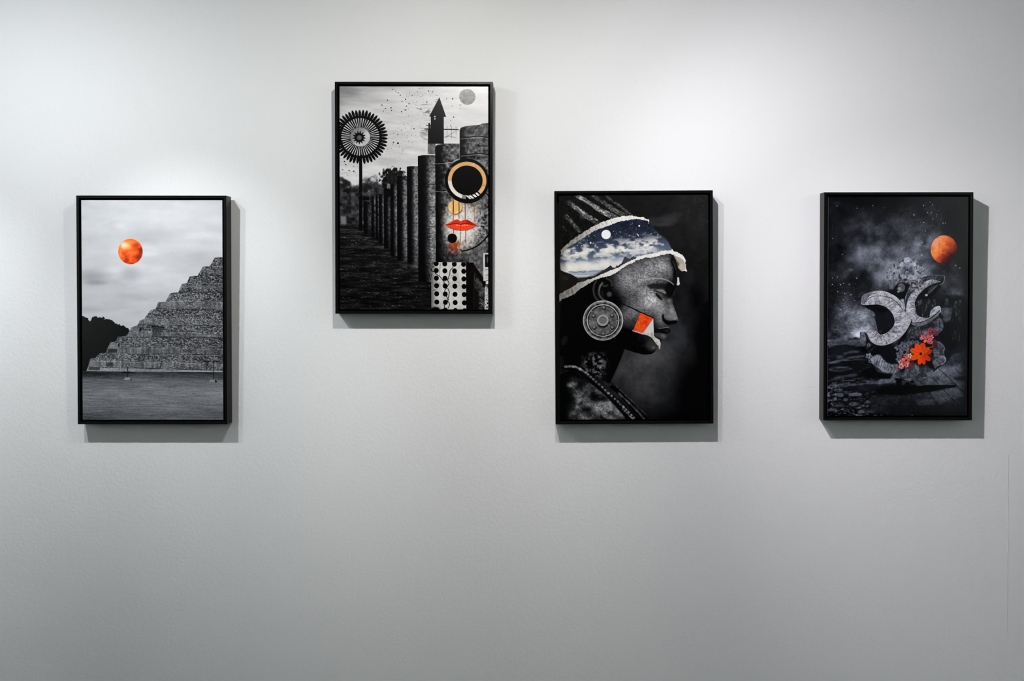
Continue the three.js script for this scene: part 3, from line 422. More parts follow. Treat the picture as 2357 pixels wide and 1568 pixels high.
  A.fill(B2([[310, 1085], [370, 1078], [430, 1085], [462, 1125], [440, 1150], [380, 1120]]), 104, { blur: 1.4, smooth: true }); A.line(B2([[300, 1090], [350, 1108], [410, 1130], [455, 1158]]), 3.6, 14, { blur: 0.6 }); A.line(B2([[310, 1082], [370, 1076], [425, 1080], [462, 1112]]), 2.6, 20, { blur: 0.6 }); A.line(B2([[345, 1092], [400, 1095], [448, 1128]]), 2.2, 150, { a: 0.7, blur: 0.6 });
  A.fill(B2([[320, 1130], [370, 1150], [415, 1200], [400, 1225], [350, 1190]]), [10, 10, 10], { a: 0.85, blur: 2, smooth: true }); A.line(B2([[350, 1135], [380, 1165], [412, 1205]]), 1.8, 150, { a: 0.75, blur: 0.5 }); A.fill(B2([[372, 1130], [412, 1150], [410, 1185], [385, 1160]]), 84, { blur: 1.2 });
  A.fill(B2([[548, 1040], [600, 1000], [604, 1060], [580, 1115], [548, 1180], [500, 1190], [470, 1150], [520, 1130]]), [10, 10, 10], { a: 0.7, blur: 3.5 }); A.line(B2([[596, 1075], [572, 1120], [552, 1160]]), 2, 110, { a: 0.6, blur: 0.8 });
  A.line(B2([[500, 1215], [520, 1290], [560, 1390], [600, 1450]]), 9, 150, { a: 0.35, blur: 4 }); A.oval(...B2([[500, 1235]])[0], 15, 13, 128, { a: 0.6, blur: 5 });
  A.fill(B2([[405, 1440], [430, 1410], [445, 1470], [500, 1500], [560, 1495], [615, 1500], [605, 1545], [560, 1565], [500, 1565], [430, 1520]]), [5, 5, 5], { a: 0.95, blur: 2, smooth: true }); A.oval(...B2([[505, 1440]])[0], 30, 18, 104, { a: 0.6, blur: 6 }); A.oval(...B2([[510, 1445]])[0], 20, 6, 150, { a: 0.5, blur: 3 }); A.oval(...B2([[590, 1466]])[0], 9, 8, 160, { a: 0.5, blur: 3 }); A.line(B2([[440, 1400], [480, 1395], [520, 1420]]), 5, 130, { a: 0.5, blur: 2.5 });
  c.restore();
  A.line(B4([[470, 410], [520, 408], [570, 398], [600, 404]]), 3.6, 150, { a: 0.8, blur: 1 });
  A.fill(B4([[414, 424], [480, 424], [540, 412], [590, 408], [620, 436], [604, 466], [560, 478], [520, 460], [470, 455], [418, 456]]), [14, 14, 15], { smooth: true, blur: 0.7 }); A.oval(...B4([[575, 440]])[0], 9, 7, 70, { a: 0.5, blur: 3 });
  A.fill(B4([[420, 470], [480, 466], [530, 474], [575, 490], [578, 518], [556, 546], [520, 556], [480, 530], [440, 510]]), [58, 58, 61], { smooth: true, blur: 1 }); A.oval(...B4([[530, 505]])[0], 15, 9, 110, { a: 0.75, blur: 4, turn: 0.5 }); A.fill(B4([[470, 530], [520, 556], [500, 580], [480, 560]]), [14, 14, 14], { blur: 2 });
  // jaw
  A.oval(...B4([[390, 620]])[0], 36, 32, 66, { a: 0.75, blur: 9, turn: 0.5 }); A.oval(...B4([[410, 650]])[0], 13, 9, 120, { a: 0.55, blur: 4 }); A.paint((x, y) => [60, 60, 62, 0.22 * step(0.4, 0.8, fbm(x / 9, y / 9, 3, 61))], B4([[180, 500], [360, 520], [440, 640], [380, 700], [240, 640]]), { blur: 1 });
  A.line(B4([[500, 585], [515, 570], [525, 568]]), 1.6, 120, { a: 0.6 });
  // ear and strap
  A.fill(B1([[520, 1150], [640, 1110], [720, 1170], [735, 1240], [690, 1400], [600, 1450], [520, 1440], [470, 1300]]), [10, 10, 10], { blur: 4 });
  for (const [p, w, k] of [[[[515, 1165], [490, 1215], [478, 1290], [496, 1370], [545, 1440]], 9, 74], [[[598, 1190], [572, 1225], [552, 1290], [556, 1350], [590, 1400], [636, 1432]], 10, 92], [[[650, 1132], [700, 1160], [724, 1200], [722, 1235]], 8, 70], [[[560, 1240], [600, 1215], [625, 1240], [668, 1220]], 6, 88], [[[585, 1305], [600, 1330], [600, 1370]], 4, 60]]) A.line(B1(p), w, k, { a: 0.75, blur: 2.4 });
  A.oval(...B1([[690, 1345]])[0], 14, 15, 86, { a: 0.75, blur: 3 }); A.line(B1([[598, 1192], [570, 1235], [554, 1295]]), 3, 150, { a: 0.6, blur: 1.2 });
  A.line([...B1([[690, 1385], [800, 1440], [900, 1490]]), ...B2([[0, 1325], [80, 1365], [130, 1390], [220, 1430], [290, 1460]])], 6, [6, 6, 6], { blur: 0.8 });
  A.oval(...B1([[905, 1530]])[0], 14, 14, 78, { a: 0.7, blur: 3 });
  // neck and shoulder
  A.paint((x, y) => { const n = fbm(x / 13, y / 12, 4, 71), d = Math.hypot((x - 320) / 110, (y - 1050) / 130); const k = 8 + 96 * step(0.42, 0.78, n); return [k, k, k + 2, step(1.0, 0.3, d + (n - 0.5) * 0.4)]; }, B3([[150, 560], [800, 560], [860, 700], [780, 880], [690, 1060], [600, 1040], [400, 930], [200, 830], [120, 800]]), { blur: 0.8 });
  A.fill(B3([[700, 560], [890, 604], [740, 960], [700, 1040], [690, 800]]), [3, 3, 3], { a: 0.85, blur: 6 });
  A.fill(B3([[60, 500], [330, 500], [200, 760], [80, 820]]), [4, 4, 4], { a: 0.85, blur: 8 }); A.fill([[128, 700], [250, 700], [262, 900], [420, 920], [470, 850], [480, 960], [150, 1000], [118, 1000]], [7, 6, 6], { blur: 5 });
  A.oval(...B3([[90, 480]])[0], 16, 30, 30, { a: 0.7, blur: 5, turn: 0.4 });
  A.paint((x, y) => { const n = fbm(x / 46, y / 40, 4, 81), m = noise(x / 12, y / 12, 83); const l = step(150, 215, x) * step(1095, 1150, y + (x - 180) * -0.25) * (0.45 + 0.75 * step(1180, 1300, y)); const k = 5 + l * (100 * n * n * 2.2 + 14 * (m - 0.5)); return [k, k + 1, k + 2]; }, B3([[30, 940], [180, 880], [320, 960], [520, 1120], [700, 1300], [860, 1450], [960, 1568], [30, 1568]]), { blur: 2.5 });
  A.blob(...B3([[190, 1075]])[0], 46, 24, [128, 130, 130], 0.85); A.blob(...B3([[410, 1335]])[0], 38, 30, [130, 132, 132], 0.6); A.blob(...B3([[560, 1450]])[0], 70, 44, [96, 98, 100], 0.6); A.blob(...B3([[470, 1200]])[0], 22, 26, [8, 8, 8], 0.8); A.blob(...B3([[120, 1250]])[0], 44, 70, [4, 4, 4], 0.7); A.blob(...B3([[590, 1520]])[0], 16, 12, [10, 10, 10], 0.8);
  const chain = (pts, w, k, n, gap) => { const L = pts.length - 1; for (let i = 0; i < n; i++) { const t = (i + 0.5) / n * L, j = Math.min(L - 1, Math.floor(t)), u = t - j, x = mix(pts[j][0], pts[j + 1][0], u), y = mix(pts[j][1], pts[j + 1][1], u), a = Math.atan2(pts[j + 1][1] - pts[j][1], pts[j + 1][0] - pts[j][0]); const [q] = B3([[x, y]]); A.oval(q[0] + (R() - 0.5) * 2, q[1] + (R() - 0.5) * 2, w * gap * (0.7 + R() * 0.5), w * (0.7 + R() * 0.4), k * (0.65 + R() * 0.6), { turn: a, blur: 0.9, a: 0.85 }); if (R() < 0.3) A.oval(q[0], q[1], 1.4, 1.4, 8); } };
  A.line(B3([[60, 850], [240, 880], [380, 980], [560, 1130], [720, 1290], [960, 1568]]), 12, [4, 4, 4], { blur: 1.5 }); A.line(B3([[730, 1110], [860, 1220], [1000, 1390], [1120, 1540]]), 22, [4, 4, 4], { blur: 2 });
  chain([[90, 832], [160, 825], [240, 834], [310, 870], [400, 930], [520, 1040], [660, 1170], [800, 1300], [920, 1420], [1040, 1540]], 7.4, 138, 30, 1.15);
  chain([[560, 1160], [680, 1270], [790, 1390], [900, 1520]], 3, 100, 18, 1.6); chain([[860, 1390], [960, 1500], [1010, 1540]], 4.6, 120, 8, 1.5); chain([[820, 1195], [900, 1270], [1000, 1370], [1080, 1450], [1160, 1540]], 6.4, 76, 17, 1.4); chain([[790, 1105], [880, 1190], [990, 1290], [1100, 1400], [1200, 1500]], 4, 62, 20, 1.8);
  A.fill(B3([[720, 1050], [780, 1100], [1010, 1330], [1210, 1530], [1190, 1540], [1000, 1350], [760, 1120]]), [6, 6, 6], { a: 0.5, blur: 2 });
  A.paint((x, y) => { const n = 0.65 * fbm(x / 5, y / 5, 3, 201) + 0.35 * fbm(x / 22, y / 22, 3, 205), k = 128 + (n - 0.5) * 300; return [k, k, k, 0.8]; }, [[115, 990], [430, 990], [405, 1130], [640, 1365], [115, 1365]], { mode: 'overlay' });
  // earring
  const [[ex, ey]] = B3([[606, 215]]), er = 268 / 5.806 * ZOOM;
  A.oval(ex, ey, er, er * 1.005, 104); A.ring(ex, ey, er - 3, er - 3, 7, 156); A.ring(ex, ey, er - 11, er - 11, 6, 88); A.ring(ex, ey, er - 18, er - 18, 8, 26);
  A.oval(ex, ey, er - 22, er - 22, 30); A.ring(ex, ey, er - 24, er - 24, 6, 158); A.oval(ex, ey, er - 28, er - 28, 22); A.oval(ex + 0.5, ey + 1, er - 32, er - 32, 86);
  c.save(); A.path(Array.from({ length: 60 }, (_, i) => [ex + er * Math.cos(i * Math.PI / 30), ey + er * Math.sin(i * Math.PI / 30)])); c.clip();
  A.paint((x, y) => { const n = fbm(x / 14, y / 14, 4, 91), f = noise(x / 4, y / 4, 93), k = n > 0.5 ? 200 : 0; return [k, k, k, Math.abs(n - 0.5) * 0.7 + Math.abs(f - 0.5) * 0.22]; }, [[ex - er, ey - er], [ex + er, ey - er], [ex + er, ey + er], [ex - er, ey + er]]); c.restore();
  A.ring(ex, ey, er - 1.5, er - 1.5, 3, 160, { a: 0.8, from: 2.4, to: 4.9, blur: 0.8 }); A.ring(ex, ey, er - 24, er - 24, 3, 176, { a: 0.7, from: 5, to: 8, blur: 0.6 }); A.ring(ex, ey, er - 2, er - 2, 4, 190, { a: 0.55, from: -0.9, to: 0.6, blur: 1 });
  for (const [x, y] of B3([[615, 42], [728, 145], [730, 308], [610, 390], [488, 305], [480, 150]])) { A.oval(x + 1, y + 3, 11, 11, 12, { blur: 1.4 }); A.oval(x, y, 9.4, 9.4, 88); A.oval(x - 1, y - 1, 6, 6, 118, { blur: 0.8 }); A.ring(x, y, 8.4, 8.4, 1.2, 36); }
  for (const [x, y] of B3([[458, 95], [425, 217], [793, 215]])) { A.oval(x, y, 5, 5, 16); A.oval(x, y, 3, 3, 190); }
  A.oval(ex + 1, ey + 8, 35, 34, 14, { blur: 3, a: 0.9 }); A.oval(ex - 1, ey - 1, 32.5, 32, 142); A.ring(ex - 1, ey - 1, 30, 29, 4, 168, { a: 0.6, blur: 1 }); A.oval(ex - 1, ey - 2, 22, 21, 92, { blur: 1 }); A.oval(ex, ey - 1, 14, 13, 106, { blur: 3 }); A.oval(ex - 2, ey - 1, 1.8, 1.8, 14); A.oval(ex - 3, ey - 20, 3, 2, 20);
  A.line(B3([[672, 262], [690, 290]]), 2.6, 150); 
  // orange patch, white wedge and the torn edge under them
  A.paint((x, y) => { const k = 196 - 46 * step(0.45, 0.75, fbm(x / 10, y / 9, 3, 101)); return [k + 10, k + 4, k - 4]; }, B4([[143, 430], [205, 448], [280, 466], [360, 440], [412, 450], [418, 508], [450, 535], [488, 556], [492, 580], [500, 600], [494, 640], [494, 672], [478, 672], [474, 635], [445, 610], [428, 585], [405, 548], [365, 514], [320, 492], [270, 486], [235, 470], [190, 458], [150, 444]]));
  for (let i = 0; i < 16; i++) { const [q] = B4([[340 + R() * 110, 452 + R() * 90]]); A.oval(q[0], q[1], 1 + R() * 3, 1 + R() * 1.6, [120, 100, 84], { a: 0.35 }); }
  A.fill(B4([[404, 290], [412, 452], [352, 472], [278, 469]]), [206, 204, 202]); A.line(B4([[404, 290], [412, 452]]), 1.4, 226);
  A.paint((x, y) => { const n = fbm(x / 15, y / 12, 4, 111), cr = step(0.16, 0.0, stones(x / 15 + n, y / 12, 113)[1]) * 0.6 + step(0.5, 0.2, n) * 0.35; return [mix(246, 164, cr), mix(84, 34, cr) + (n - 0.5) * 30, mix(34, 12, cr)]; }, B4([[247, 214], [330, 252], [406, 284], [340, 375], [275, 470], [215, 450], [155, 432], [205, 320]]));
  // strip of sky behind the torn paper
  const sky = [...B1([[45, 770], [110, 735], [190, 680], [280, 620], [370, 565], [490, 490], [570, 460], [700, 415], [820, 370], [890, 355], [1000, 345]]), ...B2([[60, 140], [150, 150], [235, 178], [300, 262], [350, 318], [410, 372], [470, 430], [500, 470], [540, 550], [545, 575], [400, 600], [100, 650], [0, 705]]), ...B1([[960, 920], [840, 985], [700, 1040], [600, 1085], [500, 1120], [390, 1165], [300, 1150], [250, 1116], [180, 1074], [110, 1052], [40, 1018], [30, 900]])];
  A.paint((x, y) => {
    const b = y - (x - 130) * -0.08, t = step(240, 500, b), n = fbm(x / 26, y / 22, 4, 121), f = noise(x / 3, y / 3, 123);
    let k = [mix(26, 92, t * t) + (n - 0.5) * 20, mix(31, 108, t * t) + (n - 0.5) * 20, mix(44, 128, t * t) + (n - 0.5) * 22];
    const speck = step(0.83, 0.92, f) * step(400, 300, y) * 70 * n; k = k.map((q) => q + speck);
    const cl = fbm(x / 34 + 0.5 * n, y / 15, 4, 127), wgt = Math.exp(-(((b - 425) / 58) ** 2)) * step(760, 640, x); const cm = step(0.44, 0.64, cl * (0.75 + 0.4 * wgt)) * wgt; k = k.map((q, i) => mix(q, [222, 221, 216][i] - 46 * step(0.46, 0.8, fbm(x / 16, y / 9, 3, 129)), cm));
    const low = step(455, 505, b + (n - 0.5) * 26); k = k.map((q, i) => mix(q, [206, 204, 198][i] + (n - 0.5) * 40, low * step(620, 480, x)));
    const dim = mix(0.5, 1, step(116, 185, x + (y - 430) * 0.15)); return k.map((q) => q * dim);
  }, sky, { blur: 1.1 });
  c.save(); A.path(sky); c.clip();
  const puff = (pts, k = 222) => { for (const [x, y, w, h] of pts) for (let i = 0; i < 10; i++) { const [q] = B1([[x + (R() - 0.5) * w, y + (R() - 0.5) * h]]); const g = k - 50 * R() * R(); A.oval(q[0], q[1], 4 + R() * w * 0.09, 3 + R() * h * 0.1, [g, g - 1, g - 5], { a: 0.36, blur: 2.6 }); } };
  puff([[180, 790, 150, 70], [130, 820, 100, 60], [250, 830, 60, 40], [350, 740, 70, 60], [300, 810, 100, 50], [380, 800, 110, 40], [440, 745, 90, 24], [560, 815, 150, 50], [610, 780, 90, 40], [770, 755, 150, 70], [720, 790, 110, 50], [880, 810, 100, 40], [860, 715, 90, 26], [980, 700, 110, 46], [1000, 770, 120, 50], [1060, 690, 100, 50], [1060, 740, 120, 60], [720, 860, 80, 26], [590, 905, 110, 20], [700, 890, 70, 20]]);
  for (const [x, y, w, h] of [[330, 940, 260, 90], [480, 970, 260, 50], [600, 940, 200, 40], [250, 990, 240, 40], [160, 940, 120, 90]]) { const [q] = B1([[x, y]]); A.oval(q[0], q[1], w * 0.2, h * 0.2, [222, 219, 212], { a: 0.55, blur: 5 }); }
  for (const [x, y, w, h] of [[40, 480, 110, 40], [160, 455, 70, 26], [300, 445, 80, 50], [350, 470, 90, 20], [410, 480, 50, 16], [60, 570, 150, 60], [200, 560, 170, 50], [120, 590, 150, 40], [300, 560, 100, 40]]) for (let i = 0; i < 12; i++) { const [q] = B2([[x + (R() - 0.5) * w, y + (R() - 0.5) * h]]); const g = 214 - 40 * R(); A.oval(q[0], q[1], 3 + R() * w * 0.08, 2.5 + R() * h * 0.14, [g, g, g - 2], { a: 0.42, blur: 1.6 }); }
  A.blob(...B2([[380, 530]])[0], 70, 30, [96, 104, 122], 0.5); A.blob(...B1([[800, 880]])[0], 60, 26, [150, 164, 182], 0.4);
  A.fill(B1([[140, 1046], [180, 1032], [260, 1040], [340, 1022], [400, 1030], [480, 1016], [560, 1022], [640, 1005], [640, 1030], [560, 1060], [480, 1090], [420, 1108], [300, 1116], [240, 1112], [180, 1074]]), [150, 158, 172], { blur: 1.2 }); A.line(B1([[150, 1040], [240, 1048], [300, 1040], [350, 1050], [370, 1036]]), 4, [72, 80, 98], { blur: 1, a: 0.9 }); A.line(B1([[420, 1040], [520, 1036], [600, 1028]]), 4, [112, 120, 138], { blur: 1.2, a: 0.8 }); A.line(B1([[230, 1090], [320, 1098], [420, 1090]]), 5, [206, 200, 188], { blur: 1.4 });
  A.line(B1([[110, 1050], [180, 1076], [245, 1112], [330, 1118], [420, 1108], [520, 1068], [600, 1025]]), 3, [40, 42, 42], { a: 0.8 });
  for (let i = 0; i < 120; i++) { const x = 250 + R() * 780, y = 340 + R() * 330, [q] = B1([[x, y]]); const r = 0.6 + R() * R() * 1.7; A.oval(q[0], q[1], r, r, 232, { a: 0.35 + R() * 0.6 }); }
  for (let i = 0; i < 110; i++) { const [q] = B2([[R() * 480, 150 + R() * 330]]); const r = 0.6 + R() * R() * 1.8; A.oval(q[0], q[1], r, r, 236, { a: 0.35 + R() * 0.6 }); }
  for (const [x, y, r] of B1([[440, 655, 15], [417, 565, 9], [318, 692, 8], [264, 688, 7], [835, 512, 8], [955, 562, 7], [1020, 640, 7], [1000, 395, 6], [660, 680, 8]])) A.oval(x, y, r * 0.7, r * 0.8, 235, { blur: 0.7 });
  for (const [x, y, r] of B2([[102, 230, 17], [180, 325, 8], [262, 338, 9], [225, 198, 7], [350, 350, 9], [35, 440, 7], [300, 432, 10]])) A.oval(x, y, r * 0.75, r * 0.65, 235, { blur: 0.8 }); A.line(B2([[72, 335], [96, 366]]), 4, 225);
  c.restore();
  { const [[mx, my]] = B1([[647, 545]]); A.oval(mx, my, 26.4, 26.4, [226, 227, 232], { blur: 0.5 }); }
  // crags along the lower tear and the dark slope at the left
  A.fill(B1([[540, 1085], [600, 1030], [650, 1000], [690, 970], [708, 955], [730, 985], [770, 990], [790, 955], [805, 968], [825, 950], [850, 935], [870, 900], [890, 855], [905, 845], [940, 865], [985, 880], [1010, 835], [1030, 850], [1060, 870], [980, 930], [850, 985], [700, 1050]]), [44, 46, 50]); A.fill(B1([[860, 930], [890, 850], [950, 870], [980, 900], [940, 925]]), [66, 68, 70], { a: 0.7, blur: 1 });
  A.fill(B2([[-20, 660], [20, 640], [60, 650], [80, 665], [0, 700]]), [60, 62, 66], { blur: 0.8 });
  A.fill(B1([[20, 1020], [120, 1060], [200, 1090], [260, 1125], [380, 1120], [480, 1100], [600, 1035], [560, 1090], [430, 1150], [270, 1200], [120, 1280], [20, 1340]]), [24, 23, 20], { blur: 1.2 }); A.blob(...B1([[330, 1150]])[0], 40, 14, [58, 60, 56], 0.6); A.blob(...B1([[100, 1120]])[0], 40, 20, [46, 46, 46], 0.5);
  A.line([...B2([[400, 355], [450, 400], [480, 430], [505, 465]])], 2, 78, { blur: 1, a: 0.8 });
  // torn paper edges
  const rough = (pts, s, amp) => { const out = []; for (let i = 0; i < pts.length; i++) { const p = pts[i], q = pts[(i + 1) % pts.length], n = Math.max(1, Math.round(Math.hypot(q[0] - p[0], q[1] - p[1]) / 5)); for (let j = 0; j < n; j++) { const t = j / n; out.push([mix(p[0], q[0], t) + (hash(i, j, s) - 0.5) * amp, mix(p[1], q[1], t) + (hash(j, i, s + 1) - 0.5) * amp]); } } return out; };
  const paper = (lite0, lite1, s) => (x, y) => { const t = step(130, 420, x), n = fbm(x / 10, y / 14, 4, s), k = mix(lite0, lite1, t) + (n - 0.5) * mix(80, 36, t); return [k + 2, k, k - 6]; };
  const upper = rough([...B1([[48, 790], [40, 755], [75, 715], [120, 680], [180, 625], [240, 578], [310, 535], [380, 492], [440, 455], [500, 420], [570, 390], [640, 364], [700, 342], [780, 318], [880, 300], [980, 294]]), ...B2([[0, 88], [80, 108], [150, 114], [200, 135], [238, 150], [234, 180], [200, 160], [140, 146], [60, 136]]), ...B1([[1000, 348], [960, 352], [890, 364], [820, 376], [700, 422], [570, 466], [490, 496], [370, 572], [280, 626], [190, 686], [140, 715], [90, 770]])], 7, 5);
  A.paint(paper(120, 212, 131), upper);
  const lower = rough([...B1([[15, 1345], [100, 1295], [180, 1255], [270, 1190], [350, 1170], [430, 1140], [500, 1120], [560, 1092], [620, 1068], [690, 1030], [770, 1000], [830, 980], [880, 945], [950, 908], [1040, 872]]), ...B2([[80, 636], [160, 620], [230, 604], [320, 590], [400, 566], [470, 562], [530, 562], [540, 540], [560, 566], [620, 588], [665, 614], [700, 642], [725, 690], [715, 720], [722, 760], [726, 800], [742, 846], [715, 832], [690, 836], [660, 832], [620, 790], [612, 740], [590, 680], [560, 622], [520, 610], [480, 604], [420, 620], [360, 634], [300, 648], [255, 660], [180, 655], [110, 682], [60, 690], [0, 738]]), ...B1([[1000, 925], [930, 958], [860, 1000], [810, 1034], [740, 1082], [690, 1100], [640, 1110], [560, 1130], [480, 1160], [400, 1208], [350, 1245], [300, 1270], [210, 1350], [130, 1380], [60, 1405], [20, 1450]])], 9, 5);
  A.paint(paper(112, 216, 141), lower);
  A.fill(B2([[560, 622], [600, 640], [650, 660], [690, 690], [712, 740], [716, 800], [700, 830], [660, 832], [622, 792], [612, 740], [588, 676]]), [160, 152, 138], { blur: 1 }); A.fill(B2([[560, 626], [600, 690], [640, 740], [625, 790], [606, 740], [585, 690]]), [62, 56, 46], { a: 0.85, blur: 2.5 }); A.oval(...B2([[670, 780]])[0], 15, 17, [190, 180, 160], { a: 0.7, blur: 4 });
  for (const [x, y, dx, dy] of [[245, 590, 25, 40], [370, 500, 25, 40], [500, 425, 18, 45], [640, 366, 20, 50], [545, 400, 22, 45], [300, 560, 14, 40], [590, 395, 20, 30], [710, 350, 10, 40], [190, 1255, 10, 70], [420, 470, 10, 40]]) A.line(B1([[x, y], [x + dx * 0.5, y + dy * 0.5], [x + dx, y + dy]]), 2.2, [60, 56, 50], { a: 0.75 });
  for (let i = 0; i < 60; i++) { const t = R(), [q] = B1([[mix(40, 420, t), mix(1340, 1170, t) + R() * 60]]); A.line([[q[0], q[1]], [q[0] + (R() - 0.5) * 4, q[1] + 6 + R() * 8]], 1.2, 60, { a: 0.3 }); }
  // pale chip on the brow
  A.fill(B2([[598, 905], [612, 912], [612, 1030], [600, 1070], [596, 990]]), [8, 8, 8]); A.fill(B2([[612, 918], [634, 922], [640, 985], [648, 1005], [630, 1030], [602, 1026], [610, 990]]), [206, 205, 203], { blur: 0.6 }); A.line(B2([[540, 700], [565, 735], [580, 780], [590, 815]]), 3, 110, { a: 0.6, blur: 1 });
  return A.texture(1.08, 103);
}

// ---- print 4: dancer in a wide ruffled skirt under a starry sky, orange disc, orange and pink flowers
function dancerPrint() {
  const A = new Print([1850, 410], [[1905.6, 450.6], [2230.3, 455], [2227.3, 956], [1904.2, 957.9]]), R = random(44), c = A.c;
  const B1 = A.from(1900, 445, 5.806), B2 = A.from(2055, 445, 5.806), B3 = A.from(1900, 700, 5.806), B4 = A.from(2055, 700, 5.806), B5 = A.from(1970, 580, 6.818);
  A.fill([[110, 80], [960, 80], [960, 1380], [110, 1380]], [9, 10, 14]);
  const blue = (k, a = 1) => [k * 0.95, k * 0.99, k * 1.07 + 2, a];
  A.paint((x, y) => {
    const n = fbm(x / 110, y / 110, 4, 3), m = fbm(x / 34, y / 34, 4, 5), f = noise(x / 3.6, y / 3.6, 7);
    const g = (cx, cy, rx, ry, t = 0) => { const dx = x - cx, dy = y - cy, a = (dx * Math.cos(t) + dy * Math.sin(t)) / rx, b = (dy * Math.cos(t) - dx * Math.sin(t)) / ry; return Math.exp(-(a * a + b * b)); };
    let k = 16 + 56 * g(330, 430, 170, 150) + 78 * g(520, 490, 170, 120, -0.6) + 76 * g(670, 430, 120, 150, 0.2) + 26 * g(650, 200, 160, 90) + 100 * g(330, 800, 150, 120) + 135 * g(260, 890, 200, 40) + 30 * g(440, 260, 130, 60) + 50 * g(830, 600, 120, 80) + 24 * g(880, 650, 60, 40);
    k *= 0.28 + 1.35 * n * n * 1.3 + 0.5 * (m - 0.5);
    k += (f - 0.5) * 13 * (0.4 + k / 60) + 10 * (m - 0.5);
    k *= 1 - 0.75 * step(60, 0, y - 105 - Math.abs(x - 600) * 0.02) * 0.4; k *= 1 - 0.6 * step(880, 930, x);
    return blue(Math.max(3, k));
  }, [[120, 90], [945, 90], [945, 960], [120, 960]]);
  A.blob(...B1([[150, 120]])[0], 30, 20, [40, 44, 52], 0.6); A.blob(...B1([[335, 1015]])[0], 24, 14, [112, 116, 124], 0.5); A.blob(...B1([[720, 1100]])[0], 60, 40, [120, 124, 134], 0.4); A.blob(...B1([[340, 880]])[0], 40, 24, [96, 98, 108], 0.4); A.blob(...B1([[740, 660]])[0], 40, 24, [96, 100, 110], 0.4);
  for (let i = 0; i < 420; i++) { const t = R(), x = mix(480, 760, t) + (R() + R() + R() - 1.5) * 110, y = mix(560, 150, t) + (R() + R() - 1) * 90, r = 0.6 + R() * R() * 1.5; A.oval(x, y, r, r, [200, 202, 212], { a: 0.2 + R() * 0.45, blur: 0.4 }); }
  for (let i = 0; i < 190; i++) { const x = 140 + R() * 780, y = 110 + R() * 700, r = 0.5 + R() * R() * 1.5; A.oval(x, y, r, r, [190, 194, 206], { a: 0.15 + R() * 0.4, blur: 0.5 }); }
  const star = (x, y, r) => { A.blob(x, y, r * 2.8, r * 2.8, [180, 184, 196], 0.5); A.oval(x, y, r * 0.72, r * 0.72, [214, 216, 224], { blur: 0.7 }); };
  for (const [x, y, r] of B2([[284, 290, 8], [412, 167, 7], [468, 262, 6], [418, 395, 7], [676, 407, 7], [710, 405, 6], [389, 832, 8], [395, 662, 6], [851, 977, 7], [905, 1013, 7], [500, 120, 5], [533, 158, 5], [590, 288, 5], [540, 345, 5], [522, 266, 5], [132, 735, 5], [192, 802, 5], [440, 510, 5]])) star(x, y, r * 0.8);
  for (const [x, y, r] of B1([[420, 190, 5], [632, 155, 5], [94, 592, 5], [150, 158, 5], [417, 1130, 7], [315, 1210, 6], [200, 1213, 7], [240, 1195, 6], [88, 1210, 6], [157, 1110, 5], [92, 1122, 5], [255, 1330, 6], [338, 1350, 5], [388, 1430, 6], [245, 1495, 6], [205, 1553, 7], [235, 1420, 5], [222, 805, 5], [160, 1305, 5]])) star(x, y, r * 0.8);
  for (let i = 0; i < 60; i++) { const [q] = B1([[60 + R() * 380, 1080 + R() * 480]]); A.oval(q[0], q[1], 1 + R() * 1.6, 1 + R() * 1.6, [170, 174, 184], { a: 0.3 * R() + 0.1, blur: 0.8 }); }
  // disc
  { const [[x, y]] = B2([[690, 760]]); c.save(); A.path(Array.from({ length: 60 }, (_, i) => [x + 74.5 * Math.cos(i * Math.PI / 30), y + 80 * Math.sin(i * Math.PI / 30)])); c.clip();
    A.paint((X, Y) => { const n = fbm(X / 22, Y / 20, 4, 21), f = noise(X / 3, Y / 3, 23), d = ((X - x) / 75 + (Y - y) / 80) * 0.72, l = clamp(1.0 - 0.86 * step(-0.25, 1.15, d) + (n - 0.5) * 0.55 + (f - 0.5) * 0.1, 0.06, 1.2); const p = clamp(-d - 0.25); return [228 * l + 14 * p, (104 * l * l + 6) + 46 * p, 46 * l * l + 8 + 52 * p, 1]; }, [[x - 80, y - 85], [x + 80, y - 85], [x + 80, y + 85], [x - 80, y + 85]]);
    A.blob(x - 48, y - 32, 32, 32, [240, 176, 140], 0.6); A.blob(x - 4, y + 8, 20, 14, [120, 56, 24], 0.5); A.blob(x + 66, y + 44, 50, 64, [24, 16, 20], 0.92, 0.6); A.blob(x - 20, y + 50, 30, 16, [120, 54, 30], 0.45); A.blob(x + 28, y - 4, 20, 20, [150, 66, 40], 0.35); c.restore(); }
  // crowd far right
  A.fill([[650, 700], [700, 665], [930, 672], [930, 1010], [760, 990], [740, 900], [640, 900]], [19, 22, 30], { blur: 5 });
  A.paint((x, y) => { const n = fbm(x / 11, y / 34, 4, 31), k = 14 + 62 * step(0.46, 0.78, n) * step(930, 860, x + (y - 760) * 0.1); return [k * 0.9, k * 0.96, k * 1.08, 0.85]; }, [[640, 700], [930, 690], [930, 960], [760, 960], [640, 800]], { blur: 1.2 });
  for (const [x, y, r] of [[738, 706, 17], [808, 706, 23], [862, 704, 18], [888, 698, 19], [700, 716, 13]]) { A.oval(x, y, r, r * 1.1, [9, 10, 15], { blur: 1.6 }); A.oval(x + 1, y + 5, r * 0.52, r * 0.66, [64, 66, 74], { blur: 2.4, a: 0.8 }); A.oval(x, y + r * 2.3, r * 1.05, r * 1.5, [28, 31, 40], { blur: 3, a: 0.7 }); }
